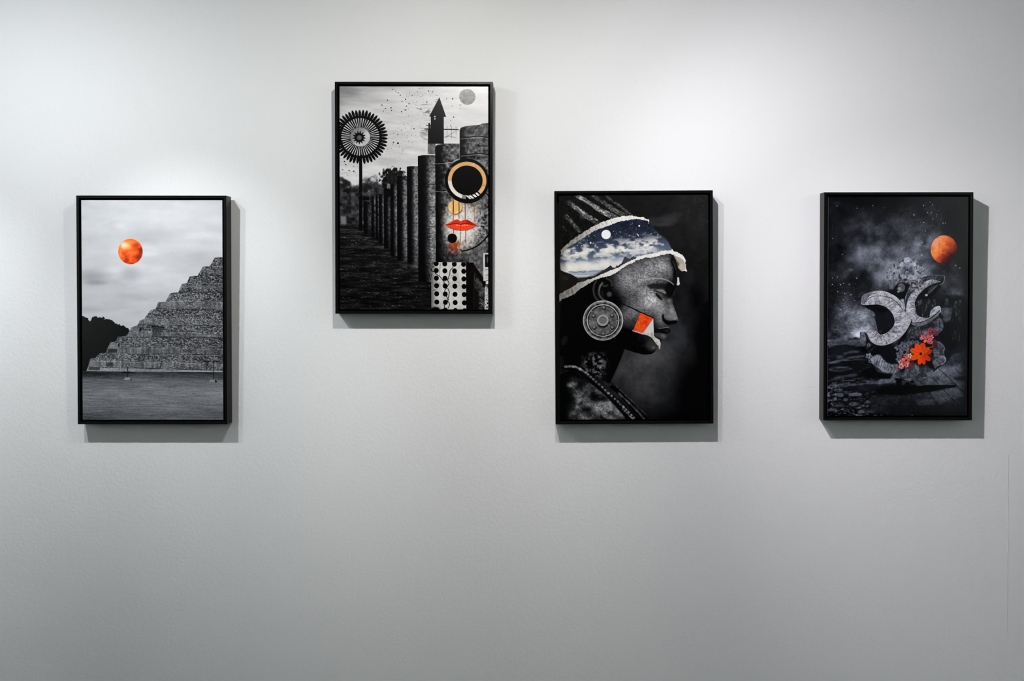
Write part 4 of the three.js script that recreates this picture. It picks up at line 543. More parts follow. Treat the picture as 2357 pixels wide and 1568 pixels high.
  A.fill(B4([[660, 70], [760, 60], [795, 110], [790, 200], [740, 250], [690, 240], [670, 170], [640, 110]]), [66, 69, 78], { blur: 2, smooth: true }); A.oval(...B4([[720, 130]])[0], 12, 16, [96, 98, 106], { blur: 5, a: 0.6 }); A.fill(B4([[640, 170], [690, 175], [680, 210], [650, 200]]), [16, 17, 22], { blur: 1.4 }); A.line(B4([[770, 200], [785, 280], [790, 370]]), 4, 70, { a: 0.6, blur: 1.2 });
  A.fill(B4([[680, 260], [860, 260], [900, 560], [760, 660], [650, 560], [600, 420]]), [8, 9, 13], { blur: 4 });
  A.fill([[895, 690], [940, 690], [940, 1010], [905, 1010]], [6, 7, 11], { blur: 7, a: 0.9 });
  A.paint((x, y) => { const k = 10 + 66 * step(0.5, 0.8, fbm(x / 9, y / 40, 3, 35)); return [k * 0.92, k * 0.97, k * 1.08, 0.75 * step(925, 880, x)]; }, B4([[830, 20], [930, 40], [960, 560], [860, 560], [800, 480]]), { blur: 1.2 });
  // land
  A.paint((x, y) => {
    const ridge = 905 + 9 * Math.sin(x / 26) + 6 * noise(x / 9, 1, 41), e = step(-6, 6, y - ridge), t = (y - 905) / 435;
    const s = fbm(x / 70 + y / 90, y / 13, 4, 43), r = fbm(x / 20, y / 11, 4, 45);
    let k = 16 + 80 * step(0.5, 0.8, s) * (1 - 0.55 * t) + 24 * (r - 0.5) + 46 * step(0.03, 0.0, Math.abs(t - 0.02)) + (t > 0.5 ? 70 * step(0.56, 0.82, r) : 0);
    k -= 10 * step(0.7, 1, t); return blue(Math.max(4, k), e);
  }, [[120, 890], [560, 890], [620, 1360], [120, 1360]]);
  A.fill(B3([[36, 465], [110, 478], [150, 462], [210, 468], [250, 492], [330, 484], [440, 480], [520, 470], [540, 600], [440, 560], [240, 540], [36, 590]]), [66, 68, 76], { a: 0.8, blur: 2.5 }); A.fill(B3([[36, 590], [140, 545], [240, 545], [330, 590], [470, 600], [440, 650], [200, 680], [36, 750]]), [20, 22, 29], { a: 0.9, blur: 4 });
  for (const [p, w, k] of [[[[50, 790], [180, 760], [350, 715], [520, 700]], 12, 92], [[[240, 670], [340, 640], [440, 640]], 10, 84], [[[60, 880], [200, 890], [360, 860]], 9, 72], [[[80, 1010], [250, 970], [420, 950]], 14, 74], [[[60, 1090], [200, 1080], [320, 1060]], 12, 104], [[[180, 1110], [300, 1095], [400, 1075]], 9, 96], [[[40, 1180], [150, 1140], [170, 1190]], 5, 70]]) A.line(B3(p), w, blue(k), { a: 0.65, blur: 3 });
  for (const p of [[[40, 800], [160, 830], [330, 800]], [[40, 930], [200, 930], [420, 890]], [[60, 1050], [280, 1010], [440, 1000]], [[150, 1120], [340, 1140], [520, 1110]]]) A.line(B3(p), 7, [8, 9, 13], { a: 0.7, blur: 3 });
  for (let i = 0; i < 300; i++) { const [q] = B3([[40 + R() * 540, 1090 + R() * 400]]); const k = 40 + R() * 90; A.oval(q[0], q[1], 2 + R() * 5, 1.4 + R() * 3, blue(k), { a: 0.2 + R() * 0.4, blur: 0.9, turn: (R() - 0.5) }); if (R() < 0.5) A.oval(q[0] + 2, q[1] + 4, 3 + R() * 6, 2 + R() * 3, [5, 6, 9], { a: 0.5, blur: 1.2 }); }
  for (const [x, y, rx, ry, k] of [[495, 1135, 24, 13, 96], [400, 1215, 40, 10, 112], [130, 1270, 10, 10, 116], [375, 1345, 26, 13, 88], [200, 1220, 20, 12, 84], [480, 1450, 20, 11, 84], [570, 1320, 14, 9, 78], [180, 1365, 36, 8, 66], [270, 1285, 14, 9, 80], [80, 1420, 22, 8, 78]]) { const [q] = B3([[x, y]]); A.oval(q[0] + 2, q[1] + ry * 0.8, rx, ry * 0.7, [6, 7, 10], { blur: 3 }); A.oval(q[0], q[1], rx, ry, blue(k), { blur: 2.2, a: 0.85 }); }
  A.fill(B3([[560, 1060], [700, 1040], [760, 1010], [860, 1000], [960, 1040], [1040, 1060], [900, 1070], [700, 1080]]), blue(104), { a: 0.75, blur: 3 }); A.fill(B3([[430, 1090], [640, 1080], [900, 1075], [1045, 1080], [1045, 1120], [900, 1130], [500, 1200], [300, 1150]]), [17, 19, 25], { a: 0.85, blur: 4 });
  A.fill(B3([[600, 1240], [850, 1230], [940, 1470], [600, 1470]]), blue(30), { blur: 6, a: 0.8 });
  // paving
  const pave = [...B3([[960, 1060]]), ...B4([[130, 1040], [350, 1030], [480, 990], [610, 880], [740, 800], [800, 700], [1010, 640], [1010, 1500], [-120, 1500]]), ...B3([[880, 1490], [800, 1240], [900, 1130]])];
  A.paint((x, y) => { const n = fbm(x / 40 + y / 80, y / 26, 4, 51), f = fbm(x / 9, y / 6, 3, 53), l = 0.55 + 0.75 * n; let k = 16 + 62 * l * step(1360, 1100, y) * step(935, 860, x) * (0.6 + 0.5 * step(560, 760, x)) + 26 * (f - 0.5); k += 26 * Math.exp(-(((x - 785) / 55) ** 2 + ((y - 1105) / 34) ** 2)) + 16 * Math.exp(-(((x - 800) / 90) ** 2 + ((y - 1240) / 40) ** 2)); return blue(Math.max(4, k)); }, pave, { blur: 0.7 });
  for (const p of [[[610, 870], [760, 1010], [870, 1120], [1000, 1230]], [[540, 1000], [640, 1110], [680, 1160]], [[690, 1170], [800, 1290], [920, 1400]], [[490, 1200], [590, 1340], [690, 1480]], [[280, 1290], [330, 1380], [390, 1490]], [[370, 1040], [420, 1110]], [[840, 880], [930, 960], [1010, 1020]], [[0, 1320], [30, 1400], [50, 1480]], [[290, 1290], [420, 1288], [530, 1285]], [[360, 1385], [600, 1370]], [[420, 1110], [640, 1112], [860, 1110]]]) A.line(B4(p), 3, [6, 7, 10], { a: 0.85, blur: 0.8 });
  A.line(B4([[720, 1300], [765, 1270]]), 4, [12, 13, 18], { blur: 1 });
  for (const [p, k] of [[[[500, 1200], [690, 1170], [790, 1280], [640, 1370]], 96], [[[300, 1290], [530, 1290], [580, 1370], [350, 1380]], 82], [[[720, 1165], [880, 1150], [960, 1240], [820, 1290]], 78], [[[540, 940], [610, 885], [720, 980], [560, 1000]], 112]]) A.fill(B4(p), blue(k), { a: 0.42, blur: 5 });
  A.fill(B4([[-120, 1110], [200, 1118], [500, 1105], [870, 1110], [860, 1135], [740, 1150], [600, 1180], [400, 1205], [100, 1232], [-180, 1220], [-230, 1170]]), [4, 5, 7], { blur: 1.6 }); A.fill([[440, 1180], [540, 1170], [640, 1172], [640, 1225], [500, 1232], [440, 1215]], [5, 6, 8], { blur: 4 });
  A.fill(B4([[740, 690], [1000, 580], [1010, 780], [840, 840], [640, 860]]), [22, 25, 34], { a: 0.6, blur: 7 }); A.fill(B4([[820, 1000], [1010, 990], [1010, 1050], [850, 1040]]), [5, 6, 9], { a: 0.7, blur: 4 });
  // skirt behind the ruffles: dark folds
  const skirt = [...B3([[460, 380], [520, 370], [600, 430], [620, 520], [700, 560]]), ...B4([[0, 520], [200, 360], [300, 300], [480, 290], [640, 220], [690, 310], [660, 380], [600, 430], [620, 520], [660, 540], [708, 610], [690, 660], [722, 760], [660, 830], [600, 860], [540, 930], [470, 990], [380, 1040], [240, 1050], [120, 1010], [40, 1000]]), ...B3([[930, 1040], [830, 1000], [720, 1000], [660, 1020], [620, 960], [640, 820], [560, 720], [560, 620], [470, 540]])];
  A.paint((x, y) => { const a = Math.atan2(y - 800, x - 600), d = Math.hypot(x - 600, y - 800), n = fbm(a * 14, d / 90, 4, 61), f = fbm(x / 10, y / 10, 3, 63); let k = 12 + 112 * step(0.34, 0.82, n) * step(30, 160, d) * (0.55 + 0.45 * step(180, 300, d)) + 26 * (f - 0.5); k *= 0.35 + 0.65 * step(430, 520, x + (y - 1000) * 0.3); return blue(Math.max(4, k)); }, skirt, { blur: 0.8 });
  A.fill(B3([[700, 590], [930, 560], [1000, 620], [960, 740], [980, 820], [900, 830], [820, 790], [740, 700]]), [9, 11, 16], { blur: 4 }); A.fill(B3([[480, 900], [640, 830], [700, 920], [860, 940], [900, 960], [860, 1010], [760, 1010], [660, 1010], [560, 980], [470, 930]]), [6, 7, 9], { blur: 3 });
  A.fill(B3([[470, 560], [540, 580], [560, 660], [500, 650], [460, 610]]), [4, 5, 7], { blur: 3 });
  // gown panels with soft pleats
  let n0 = 900; const fold = (poly, n, p0, p1, q0, q1, dk, lt) => { n0 += 20; A.fill(poly, blue(lt), { blur: 3, smooth: true }); c.save(); A.path(poly); c.clip(); for (let i = 0; i < n; i++) { const t = (i + 0.3 + R() * 0.4) / n; A.line([[mix(p0[0], p1[0], t), mix(p0[1], p1[1], t)], [mix(q0[0], q1[0], t), mix(q0[1], q1[1], t)]], 3 + R() * 5, blue(dk + R() * 20), { a: 0.6, blur: 1.6 }); } c.restore(); A.paint((x, y) => { const n = fbm(x / 8, y / 10, 4, n0), f = fbm(x / 26, y / 26, 3, n0 + 5); return [...(n + f > 1 ? [196, 198, 206] : [10, 11, 16]), clamp(Math.abs(n - 0.5) * 0.7 + Math.abs(f - 0.5) * 0.6)]; }, poly); };
  const P = (pts, B) => B(pts);
  fold(P([[600, 740], [650, 700], [720, 684], [780, 750], [830, 800], [900, 820], [960, 815], [975, 880], [940, 930], [880, 935], [800, 920], [740, 890], [680, 840], [620, 790]], B3), 11, ...B3([[640, 690], [960, 810]]), ...B3([[610, 790], [920, 940]]), 52, 132);
  fold(P([[462, 520], [480, 380], [520, 370], [545, 420], [540, 520], [520, 560], [480, 550]], B3), 3, ...B3([[480, 380], [540, 380]]), ...B3([[470, 550], [530, 560]]), 62, 104);
  fold(P([[40, 960], [280, 900], [480, 880], [560, 900], [500, 980], [420, 1000], [380, 1030], [300, 1040], [240, 1040], [120, 1000], [60, 1000]], B4), 16, ...B4([[40, 930], [540, 870]]), ...B4([[60, 1010], [480, 1000]]), 28, 74);
  fold(P([[540, 560], [620, 520], [660, 545], [708, 610], [690, 650], [700, 700], [722, 770], [660, 830], [590, 860], [540, 800], [560, 700]], B4), 9, ...B4([[540, 600], [540, 820]]), ...B4([[700, 600], [700, 820]]), 30, 72);
  A.line(B4([[620, 525], [664, 545], [706, 610], [684, 650]]), 4, blue(120), { a: 0.7, blur: 1.2 }); A.line(B4([[640, 740], [690, 720], [720, 775], [668, 828]]), 7, blue(140), { a: 0.8, blur: 1.4 });
  fold(P([[240, 320], [420, 300], [640, 200], [690, 310], [650, 390], [520, 440], [300, 470], [200, 460]], B4), 20, ...B4([[260, 320], [640, 220]]), ...B4([[200, 480], [640, 430]]), 22, 66);
  A.fill(B4([[360, 310], [560, 260], [600, 330], [500, 350], [380, 380]]), [18, 20, 27], { a: 0.7, blur: 6 });
  for (const [x, y, r] of B4([[660, 300, 24], [640, 360, 20], [600, 300, 18]])) A.ring(x, y, r, r * 0.8, 3, blue(110), { a: 0.6, blur: 1.2, from: 4, to: 7 });
  // feet
  A.oval(...B4([[90, 1060]])[0], 17, 21, [6, 6, 9], { blur: 1.2 }); A.oval(...B4([[205, 1090]])[0], 14, 14, [6, 6, 9], { blur: 1.2 }); A.oval(...B4([[265, 1055]])[0], 12, 8, [9, 9, 12], { blur: 1.4 });
  // the hollows of the two ruffle crescents
  A.fill(B5([[120, 850], [290, 955], [305, 1060], [330, 1160], [365, 1298], [450, 1292], [540, 1240], [600, 1170], [618, 1090], [600, 1000], [540, 915], [440, 850], [340, 822], [200, 820]]), [16, 18, 25], { blur: 0.8, smooth: true });
  A.paint((x, y) => { const n = fbm(x / 24, y / 24, 4, 71); return [...blue(20 + 80 * n).slice(0, 3), 0.55 * step(0.5, 0.8, n) * step(780, 840, y)]; }, B5([[300, 1000], [440, 960], [590, 1050], [560, 1200], [440, 1280], [370, 1280]]), { blur: 1.4 });
  A.fill(B5([[140, 850], [250, 835], [380, 850], [440, 880], [520, 920], [470, 960], [400, 960], [300, 930], [200, 880]]), [6, 7, 9], { blur: 2 });
  A.fill(B5([[935, 800], [980, 700], [1080, 610], [1230, 520], [1330, 490], [1370, 520], [1280, 640], [1180, 720], [1110, 760], [1040, 760], [1000, 840], [940, 880]]), [9, 10, 14], { blur: 1.4 });
  A.fill(B5([[1150, 590], [1210, 545], [1310, 520], [1240, 610], [1190, 650], [1140, 660]]), [50, 52, 58], { blur: 2.5 }); A.line(B5([[1110, 688], [1150, 660], [1230, 590], [1300, 530]]), 5, blue(96), { blur: 1.6, a: 0.8 }); A.oval(...B5([[1113, 690]])[0], 8.5, 6.5, [178, 180, 188], { blur: 1.2 });
  A.fill(B5([[1150, 700], [1210, 640], [1310, 520], [1375, 500], [1280, 650], [1190, 720], [1120, 770], [1090, 730]]), [5, 6, 8], { blur: 1.2 });
  A.paint((x, y) => { const k = 22 + 70 * step(0.48, 0.8, fbm(x / 8, y / 26, 4, 73)); return [k * 0.92, k * 0.97, k * 1.08, 0.9]; }, B5([[960, 760], [1120, 750], [1240, 730], [1290, 820], [1290, 860], [1190, 930], [1170, 1020], [1110, 1048], [1030, 1038], [965, 960], [935, 880]]), { blur: 1.2 });
  for (const [x, y, r] of B5([[1125, 790, 26], [1240, 760, 40], [1440, 760, 56]])) { A.oval(x, y, r, r * 1.05, [10, 11, 15], { blur: 1.6 }); A.oval(x, y + r * 0.3, r * 0.5, r * 0.6, [72, 74, 82], { blur: 2.2, a: 0.8 }); }
  // ruffle crescents: pale cloth with short pleat marks
  const ruffle = (outer, inner, lite, marks, seed) => {
    const poly = [...outer, ...[...inner].reverse()];
    A.paint((x, y) => { const n = fbm(x / 13, y / 13, 4, seed), f = fbm(x / 4.5, y / 4.5, 3, seed + 4), k = lite + 8 + (n - 0.5) * 100 + (f - 0.5) * 60; return [k * 0.98, k * 0.985, k * 1.02 + 2]; }, poly, { smooth: true });
    c.save(); A.path(poly, true); c.clip();
    const at = (line, t) => { const L = line.length - 1, u = clamp(t) * L, j = Math.min(L - 1, Math.floor(u)); return [mix(line[j][0], line[j + 1][0], u - j), mix(line[j][1], line[j + 1][1], u - j)]; };
    for (let i = 0; i < marks; i++) { const t = (i + R()) / marks, a = at(inner, t), b = at(outer, t + (R() - 0.5) * 0.05), f0 = R() < 0.72 ? R() * 0.12 : 0.3 + R() * 0.4, f1 = f0 + 0.12 + R() * 0.34, dark = R() < 0.7; A.line([[mix(a[0], b[0], f0), mix(a[1], b[1], f0)], [mix(a[0], b[0], (f0 + f1) / 2) + (R() - 0.5) * 3, mix(a[1], b[1], (f0 + f1) / 2) + (R() - 0.5) * 3], [mix(a[0], b[0], f1), mix(a[1], b[1], f1)]], 1.2 + R() * 2.6, dark ? [34, 36, 44] : [206, 208, 214], { a: 0.2 + R() * 0.55, blur: 0.4 + R() * 1.2 }); }
    c.restore();
  };
  ruffle(B5([[85, 815], [100, 690], [180, 645], [300, 612], [420, 612], [540, 652], [640, 712], [720, 795], [765, 885], [800, 945], [862, 1002], [880, 1052], [858, 1135], [800, 1242], [720, 1335], [620, 1412], [520, 1456], [420, 1476], [330, 1464], [250, 1418], [200, 1350], [160, 1275], [130, 1248]]), B5([[120, 830], [160, 832], [210, 828], [260, 828], [330, 824], [400, 838], [450, 856], [500, 888], [545, 930], [580, 980], [604, 1040], [614, 1100], [600, 1160], [570, 1205], [530, 1245], [480, 1280], [430, 1298], [400, 1306], [380, 1300], [360, 1280], [330, 1254], [260, 1240], [140, 1243]]), 158, 190, 81);
  A.fill(B5([[92, 800], [100, 692], [180, 650], [280, 625], [210, 690], [150, 770], [120, 830]]), [84, 87, 94], { a: 0.85, blur: 1.4, smooth: true }); A.line(B5([[140, 800], [200, 735], [280, 695], [380, 690], [480, 705], [580, 745], [680, 830], [740, 920]]), 3.4, [26, 28, 36], { a: 0.85, blur: 0.6 }); A.line(B5([[130, 810], [180, 720], [250, 665], [330, 640]]), 2.6, [24, 26, 33], { a: 0.8 }); A.line(B5([[270, 640], [400, 622], [520, 650], [620, 705], [700, 780], [750, 870]]), 3, [196, 198, 206], { a: 0.7, blur: 0.8 }); A.line(B5([[90, 830], [130, 850], [200, 842]]), 6, [8, 9, 12]); A.ring(...B5([[128, 872]])[0], 9, 5, 2.4, [40, 42, 50]); A.line(B5([[640, 960], [700, 950], [790, 952]]), 2.4, [40, 42, 52], { a: 0.8 });
  A.line(B5([[235, 1400], [330, 1455], [430, 1466], [540, 1440], [650, 1385], [760, 1285], [850, 1140]]), 6, [178, 180, 188], { a: 0.6, blur: 1.2 }); A.line(B5([[205, 1350], [260, 1340], [350, 1320], [420, 1312]]), 5, [84, 86, 94], { a: 0.6, blur: 1.6 }); A.fill(B5([[130, 1250], [180, 1290], [205, 1360], [240, 1420], [200, 1400], [150, 1330]]), [30, 32, 40], { blur: 1.4 });
  ruffle(B5([[790, 930], [808, 800], [850, 690], [920, 610], [1000, 530], [1090, 475], [1200, 440], [1300, 448], [1335, 480]]), B5([[930, 905], [930, 820], [950, 750], [985, 690], [1030, 640], [1090, 585], [1160, 540], [1240, 505], [1320, 488]]), 150, 110, 91);
  ruffle(B5([[790, 940], [840, 1000], [880, 1060], [890, 1110], [960, 1118], [1060, 1100], [1150, 1062], [1240, 1000], [1320, 930], [1340, 900]]), B5([[930, 890], [945, 940], [965, 985], [1000, 1020], [1050, 1042], [1110, 1048], [1160, 1040], [1170, 1010], [1190, 940], [1250, 885]]), 152, 80, 95);
  A.fill(B5([[884, 1118], [960, 1126], [1060, 1110], [1160, 1070], [1250, 1010], [1330, 940], [1310, 1000], [1210, 1090], [1110, 1150], [1000, 1178], [890, 1156]]), [92, 95, 104], { blur: 0.8, smooth: true }); for (let i = 0; i < 26; i++) { const t = R(); A.line(B5([[mix(890, 1300, t), mix(1140, 960, t * t) + (R() - 0.5) * 30], [mix(890, 1300, t) + 40, mix(1140, 960, t * t) + (R() - 0.5) * 30 - 14]]), 1.6, R() < 0.5 ? 40 : 150, { a: 0.5, blur: 0.6 }); }
  A.fill(B5([[1170, 1020], [1190, 950], [1240, 895], [1310, 868], [1330, 880], [1300, 920], [1240, 970]]), [172, 174, 182], { blur: 0.8, smooth: true }); A.fill(B5([[1180, 990], [1210, 930], [1260, 900], [1250, 950]]), [64, 66, 74], { a: 0.6, blur: 1.5 }); A.line(B5([[1240, 890], [1310, 868], [1336, 890], [1342, 960]]), 3.6, [196, 198, 204]);
  // dark outside of the right crescent with its bright rim
  A.fill(B5([[770, 930], [770, 800], [800, 680], [860, 565], [940, 475], [1040, 408], [1180, 376], [1330, 380], [1400, 400], [1380, 460], [1320, 470], [1200, 440], [1090, 478], [1000, 535], [920, 615], [850, 700], [810, 800], [792, 930]]), [38, 41, 50], { smooth: true, blur: 0.7 });
  A.paint((x, y) => { const n = fbm(x / 9, y / 9, 4, 99); return [...blue(110).slice(0, 3), 0.5 * step(0.5, 0.75, n)]; }, B5([[790, 900], [800, 700], [940, 490], [1180, 385], [1380, 395], [1320, 450], [1100, 460], [940, 580], [830, 740]]));
  A.line(B5([[772, 900], [772, 800], [800, 676], [860, 562], [940, 472], [1040, 404], [1120, 384]]), 4, [176, 178, 186], { blur: 0.8 }); A.line(B5([[1120, 384], [1220, 374], [1330, 378], [1400, 396]]), 2.4, [120, 122, 130], { blur: 0.8 }); A.fill(B5([[1320, 455], [1380, 420], [1404, 396], [1412, 440], [1370, 510], [1325, 530], [1340, 490]]), [24, 26, 32]); A.line(B5([[1404, 398], [1400, 450], [1370, 508], [1328, 528]]), 3, [170, 172, 180], { a: 0.8, blur: 0.6 });
  // bodice, face and flowers in the hair
  A.fill(B5([[640, 660], [720, 640], [780, 640], [780, 760], [760, 900], [720, 760], [660, 720]]), [7, 8, 11], { blur: 1.6 }); A.fill(B5([[700, 750], [760, 740], [770, 860], [790, 930], [760, 900]]), [170, 172, 180], { a: 0.8, blur: 1.6 });
  A.paint((x, y) => { const n = fbm(x / 10, y / 9, 4, 111), d = Math.hypot((x - 580) / 108, (y - 560) / 108), k = 30 + 176 * clamp((n - 0.28) * 1.7); return [k * 0.97, k * 0.98, k * 1.03, step(1.02, 0.8, d + (n - 0.5) * 0.5) * step(665, 615, y)]; }, [[460, 440], [700, 440], [700, 660], [460, 660]]);
  const petals = (x, y, n, r, k, seed, squash = 0.9) => { for (let i = 0; i < n; i++) { const t = i / n * 6.283 + seed, g = k + (hash(i, seed * 10 | 0, 5) - 0.5) * 60; A.oval(x + Math.cos(t) * r * 0.62, y + Math.sin(t) * r * 0.62 * squash, r * 0.52, r * 0.4, blue(g), { turn: t, blur: 1.3, a: 0.85 }); A.line([[x + Math.cos(t) * r * 0.18, y + Math.sin(t) * r * 0.18], [x + Math.cos(t) * r * 0.6, y + Math.sin(t) * r * 0.6 * squash]], 2, blue(g * 0.45), { a: 0.6, blur: 0.8 }); } };
  for (let i = 0; i < 46; i++) { const t = R() * 6.283, s = 0.6 + 0.4 * R(), right = i % 3 === 0, [q] = B5([[right ? 1000 + Math.cos(t) * 80 * s : 585 + Math.cos(t) * 70 * s, right ? 330 + Math.sin(t) * 80 * s : 340 + Math.sin(t) * 90 * s]]); petals(q[0], q[1], 5, 8 + R() * 5, 150, R() * 6); A.oval(q[0], q[1], 2, 2, blue(60)); }
  for (let i = 0; i < 18; i++) { const [q] = B5([[540 + R() * 110, 440 + R() * 150]]); petals(q[0], q[1], 5, 8 + R() * 4, 104, R() * 6); }
  for (const [x, y, rx, ry, k, t] of [[890, 415, 28, 14, 158, -0.1]]) { const [q] = B5([[x, y]]); A.oval(q[0], q[1], rx, ry, blue(k), { blur: 2, turn: t, a: 0.92 }); }
  { const [[x, y]] = B5([[815, 288]]); A.oval(x, y, 40, 38, [34, 36, 42], { blur: 3 }); for (const [a, l, w, k] of [[-1.62, 66, 27, 158], [-2.35, 58, 23, 138], [3.02, 52, 24, 104], [2.1, 52, 24, 118], [1.2, 50, 22, 128], [0.25, 50, 24, 112], [-0.72, 58, 24, 142]]) { const dx = Math.cos(a), dy = Math.sin(a); A.oval(x + dx * l * 0.56, y + dy * l * 0.56, l * 0.46, w * 0.8, blue(k), { turn: a, blur: 1.4 }); A.oval(x + dx * l * 0.86, y + dy * l * 0.86, l * 0.16, w * 0.66, blue(k + 44), { turn: a, blur: 2.6, a: 0.8 }); A.oval(x + dx * l * 0.34 - dy * 4, y + dy * l * 0.34 + dx * 4, l * 0.22, w * 0.36, blue(k * 0.42), { turn: a, blur: 3, a: 0.8 }); for (let i = -2; i <= 2; i++) A.line([[x + dx * 8, y + dy * 8], [x + dx * l * 0.8 - dy * i * w * 0.22, y + dy * l * 0.8 + dx * i * w * 0.22]], 1, i % 2 ? blue(k * 0.5) : blue(k + 50), { a: 0.4, blur: 0.6 }); A.line([[x + dx * l * 0.5 - dy * w * 0.74, y + dy * l * 0.5 + dx * w * 0.74], [x + dx * l * 0.9 - dy * w * 0.6, y + dy * l * 0.9 + dx * w * 0.6]], 2.2, [24, 26, 32], { a: 0.7, blur: 1 }); } for (let i = 0; i < 12; i++) { const t = i / 12 * 6.283 + 0.2; A.line([[x + 6 * Math.cos(t), y + 6 * Math.sin(t)], [x + (14 + 8 * hash(i, 3, 3)) * Math.cos(t), y + (14 + 8 * hash(i, 3, 3)) * Math.sin(t)]], 2, i % 2 ? blue(40) : blue(184), { a: 0.75, blur: 0.9 }); } A.oval(x, y, 8.5, 8.5, blue(120), { blur: 1 }); A.oval(x, y, 6, 6, [9, 10, 14]); }
  A.line(B5([[770, 102], [830, 96], [870, 130]]), 4, blue(206), { a: 0.8, blur: 1 }); A.line(B5([[655, 205], [680, 180], [720, 168]]), 3, blue(200), { a: 0.7, blur: 1 }); A.line(B5([[880, 160], [930, 175], [945, 200]]), 3, blue(196), { a: 0.7, blur: 1 });
  A.paint((x, y) => { const n = fbm(x / 9, y / 9, 4, 141), d = Math.hypot((x - 580) / 92, (y - 530) / 84); return [...(n > 0.5 ? [210, 212, 218] : [14, 15, 20]), step(1.05, 0.8, d) * clamp(Math.abs(n - 0.5) * 1.1)]; }, [[470, 445], [690, 445], [690, 640], [470, 640]]);
  for (const [x, y, r] of B5([[740, 460, 24], [690, 450, 18], [820, 490, 30], [795, 570, 24]])) { petals(x, y, 5, r, 92, r); A.oval(x, y, 2.4, 2.4, [12, 12, 16]); }
  A.fill(B5([[600, 560], [680, 480], [780, 490], [860, 520], [800, 660], [700, 740], [640, 690], [590, 620]]), [12, 13, 18], { blur: 3 }); A.fill(B5([[480, 600], [640, 600], [680, 700], [560, 660]]), [12, 13, 18], { blur: 4 });
  const head = B5([[668, 520], [690, 502], [730, 500], [770, 530], [775, 580], [750, 620], [710, 630], [668, 640], [650, 625], [660, 600], [645, 580], [662, 560]]);
  A.fill(head, [92, 92, 98], { blur: 0.8, smooth: true }); A.oval(...B5([[690, 585]])[0], 8, 9, [150, 150, 156], { blur: 2.4, a: 0.8 }); A.line(B5([[668, 545], [690, 538], [708, 545]]), 2.6, [12, 12, 16]); A.line(B5([[655, 602], [680, 604]]), 2, [30, 28, 32]); A.oval(...B5([[745, 560]])[0], 10, 14, [64, 64, 70], { blur: 3, a: 0.7 }); A.oval(...B5([[672, 632]])[0], 7, 3, [150, 150, 156], { blur: 1.4 });
  A.paint((x, y) => { const n = 0.6 * fbm(x / 7, y / 6, 4, 151) + 0.4 * fbm(x / 40, y / 30, 3, 155), k = 128 + (n - 0.5) * 190; return [k, k, k, 0.85]; }, [[120, 640], [945, 640], [945, 1360], [120, 1360]], { mode: 'overlay' });
  // grey flowers on the skirt, then the pink and the orange ones
  for (const [x, y, r] of B4([[140, 560, 46], [70, 590, 40], [215, 545, 34], [270, 525, 32], [330, 530, 30], [130, 620, 34], [95, 680, 44], [80, 745, 34], [30, 860, 44], [-10, 860, 36], [190, 610, 30], [590, 690, 26], [600, 780, 34], [230, 870, 44], [250, 820, 40]])) { petals(x, y, 5, r, 100, r); A.oval(x, y, 3, 3, [12, 13, 18]); }
  for (const [x, y, r] of B3([[580, 700, 42], [610, 710, 24], [600, 770, 24], [580, 550, 22]])) { petals(x, y, 5, r, 128, r); A.oval(x, y, 4, 4, [14, 15, 20]); }
  const bloom = (x, y, n, r, rgb, seed) => { A.oval(x, y + r * 0.2, r * 0.9, r * 0.8, [24, 10, 12], { a: 0.5, blur: 3 }); for (let i = 0; i < n; i++) { const t = i / n * 6.283 + seed, v = 0.82 + 0.3 * hash(i, seed * 9 | 0, 7); A.oval(x + Math.cos(t) * r * 0.6, y + Math.sin(t) * r * 0.6, r * 0.42, r * 0.33, rgb.map((q) => Math.min(255, q * v)), { turn: t, blur: 1, a: 0.92 }); } A.oval(x, y, r * 0.2, r * 0.2, [90, 24, 24], { blur: 0.8 }); };
  for (const [x, y, r, k] of [[390, 400, 36, [120, 64, 76]], [540, 390, 52, [138, 60, 74]], [505, 360, 36, [150, 62, 78]], [590, 410, 36, [110, 56, 70]], [575, 560, 44, [70, 32, 42]], [260, 790, 50, [96, 48, 58]], [240, 850, 50, [88, 58, 66]], [120, 845, 44, [170, 104, 108]]]) { const [q] = B4([[x, y]]); bloom(q[0], q[1], 5, r * 0.42, k, x); }
  for (const [x, y, r, k] of [[470, 485, 62, [236, 104, 104]], [410, 455, 34, [226, 120, 134]], [388, 470, 26, [232, 128, 140]], [525, 460, 36, [230, 118, 128]], [520, 525, 30, [222, 104, 120]], [480, 400, 22, [226, 80, 100]], [185, 765, 66, [228, 100, 92]], [112, 790, 36, [236, 150, 142]], [118, 842, 40, [226, 150, 146]], [190, 830, 34, [232, 142, 136]], [175, 700, 34, [222, 120, 104]], [235, 705, 36, [236, 190, 142]]]) { const [q] = B4([[x, y]]); bloom(q[0], q[1], 5, r * 0.42, k, y); }
  { const [[x, y]] = B4([[470, 490]]); A.oval(x, y, 7, 7, [236, 92, 30], { blur: 1.6, a: 0.8 }); A.oval(x, y, 3, 3, [40, 10, 6]); }
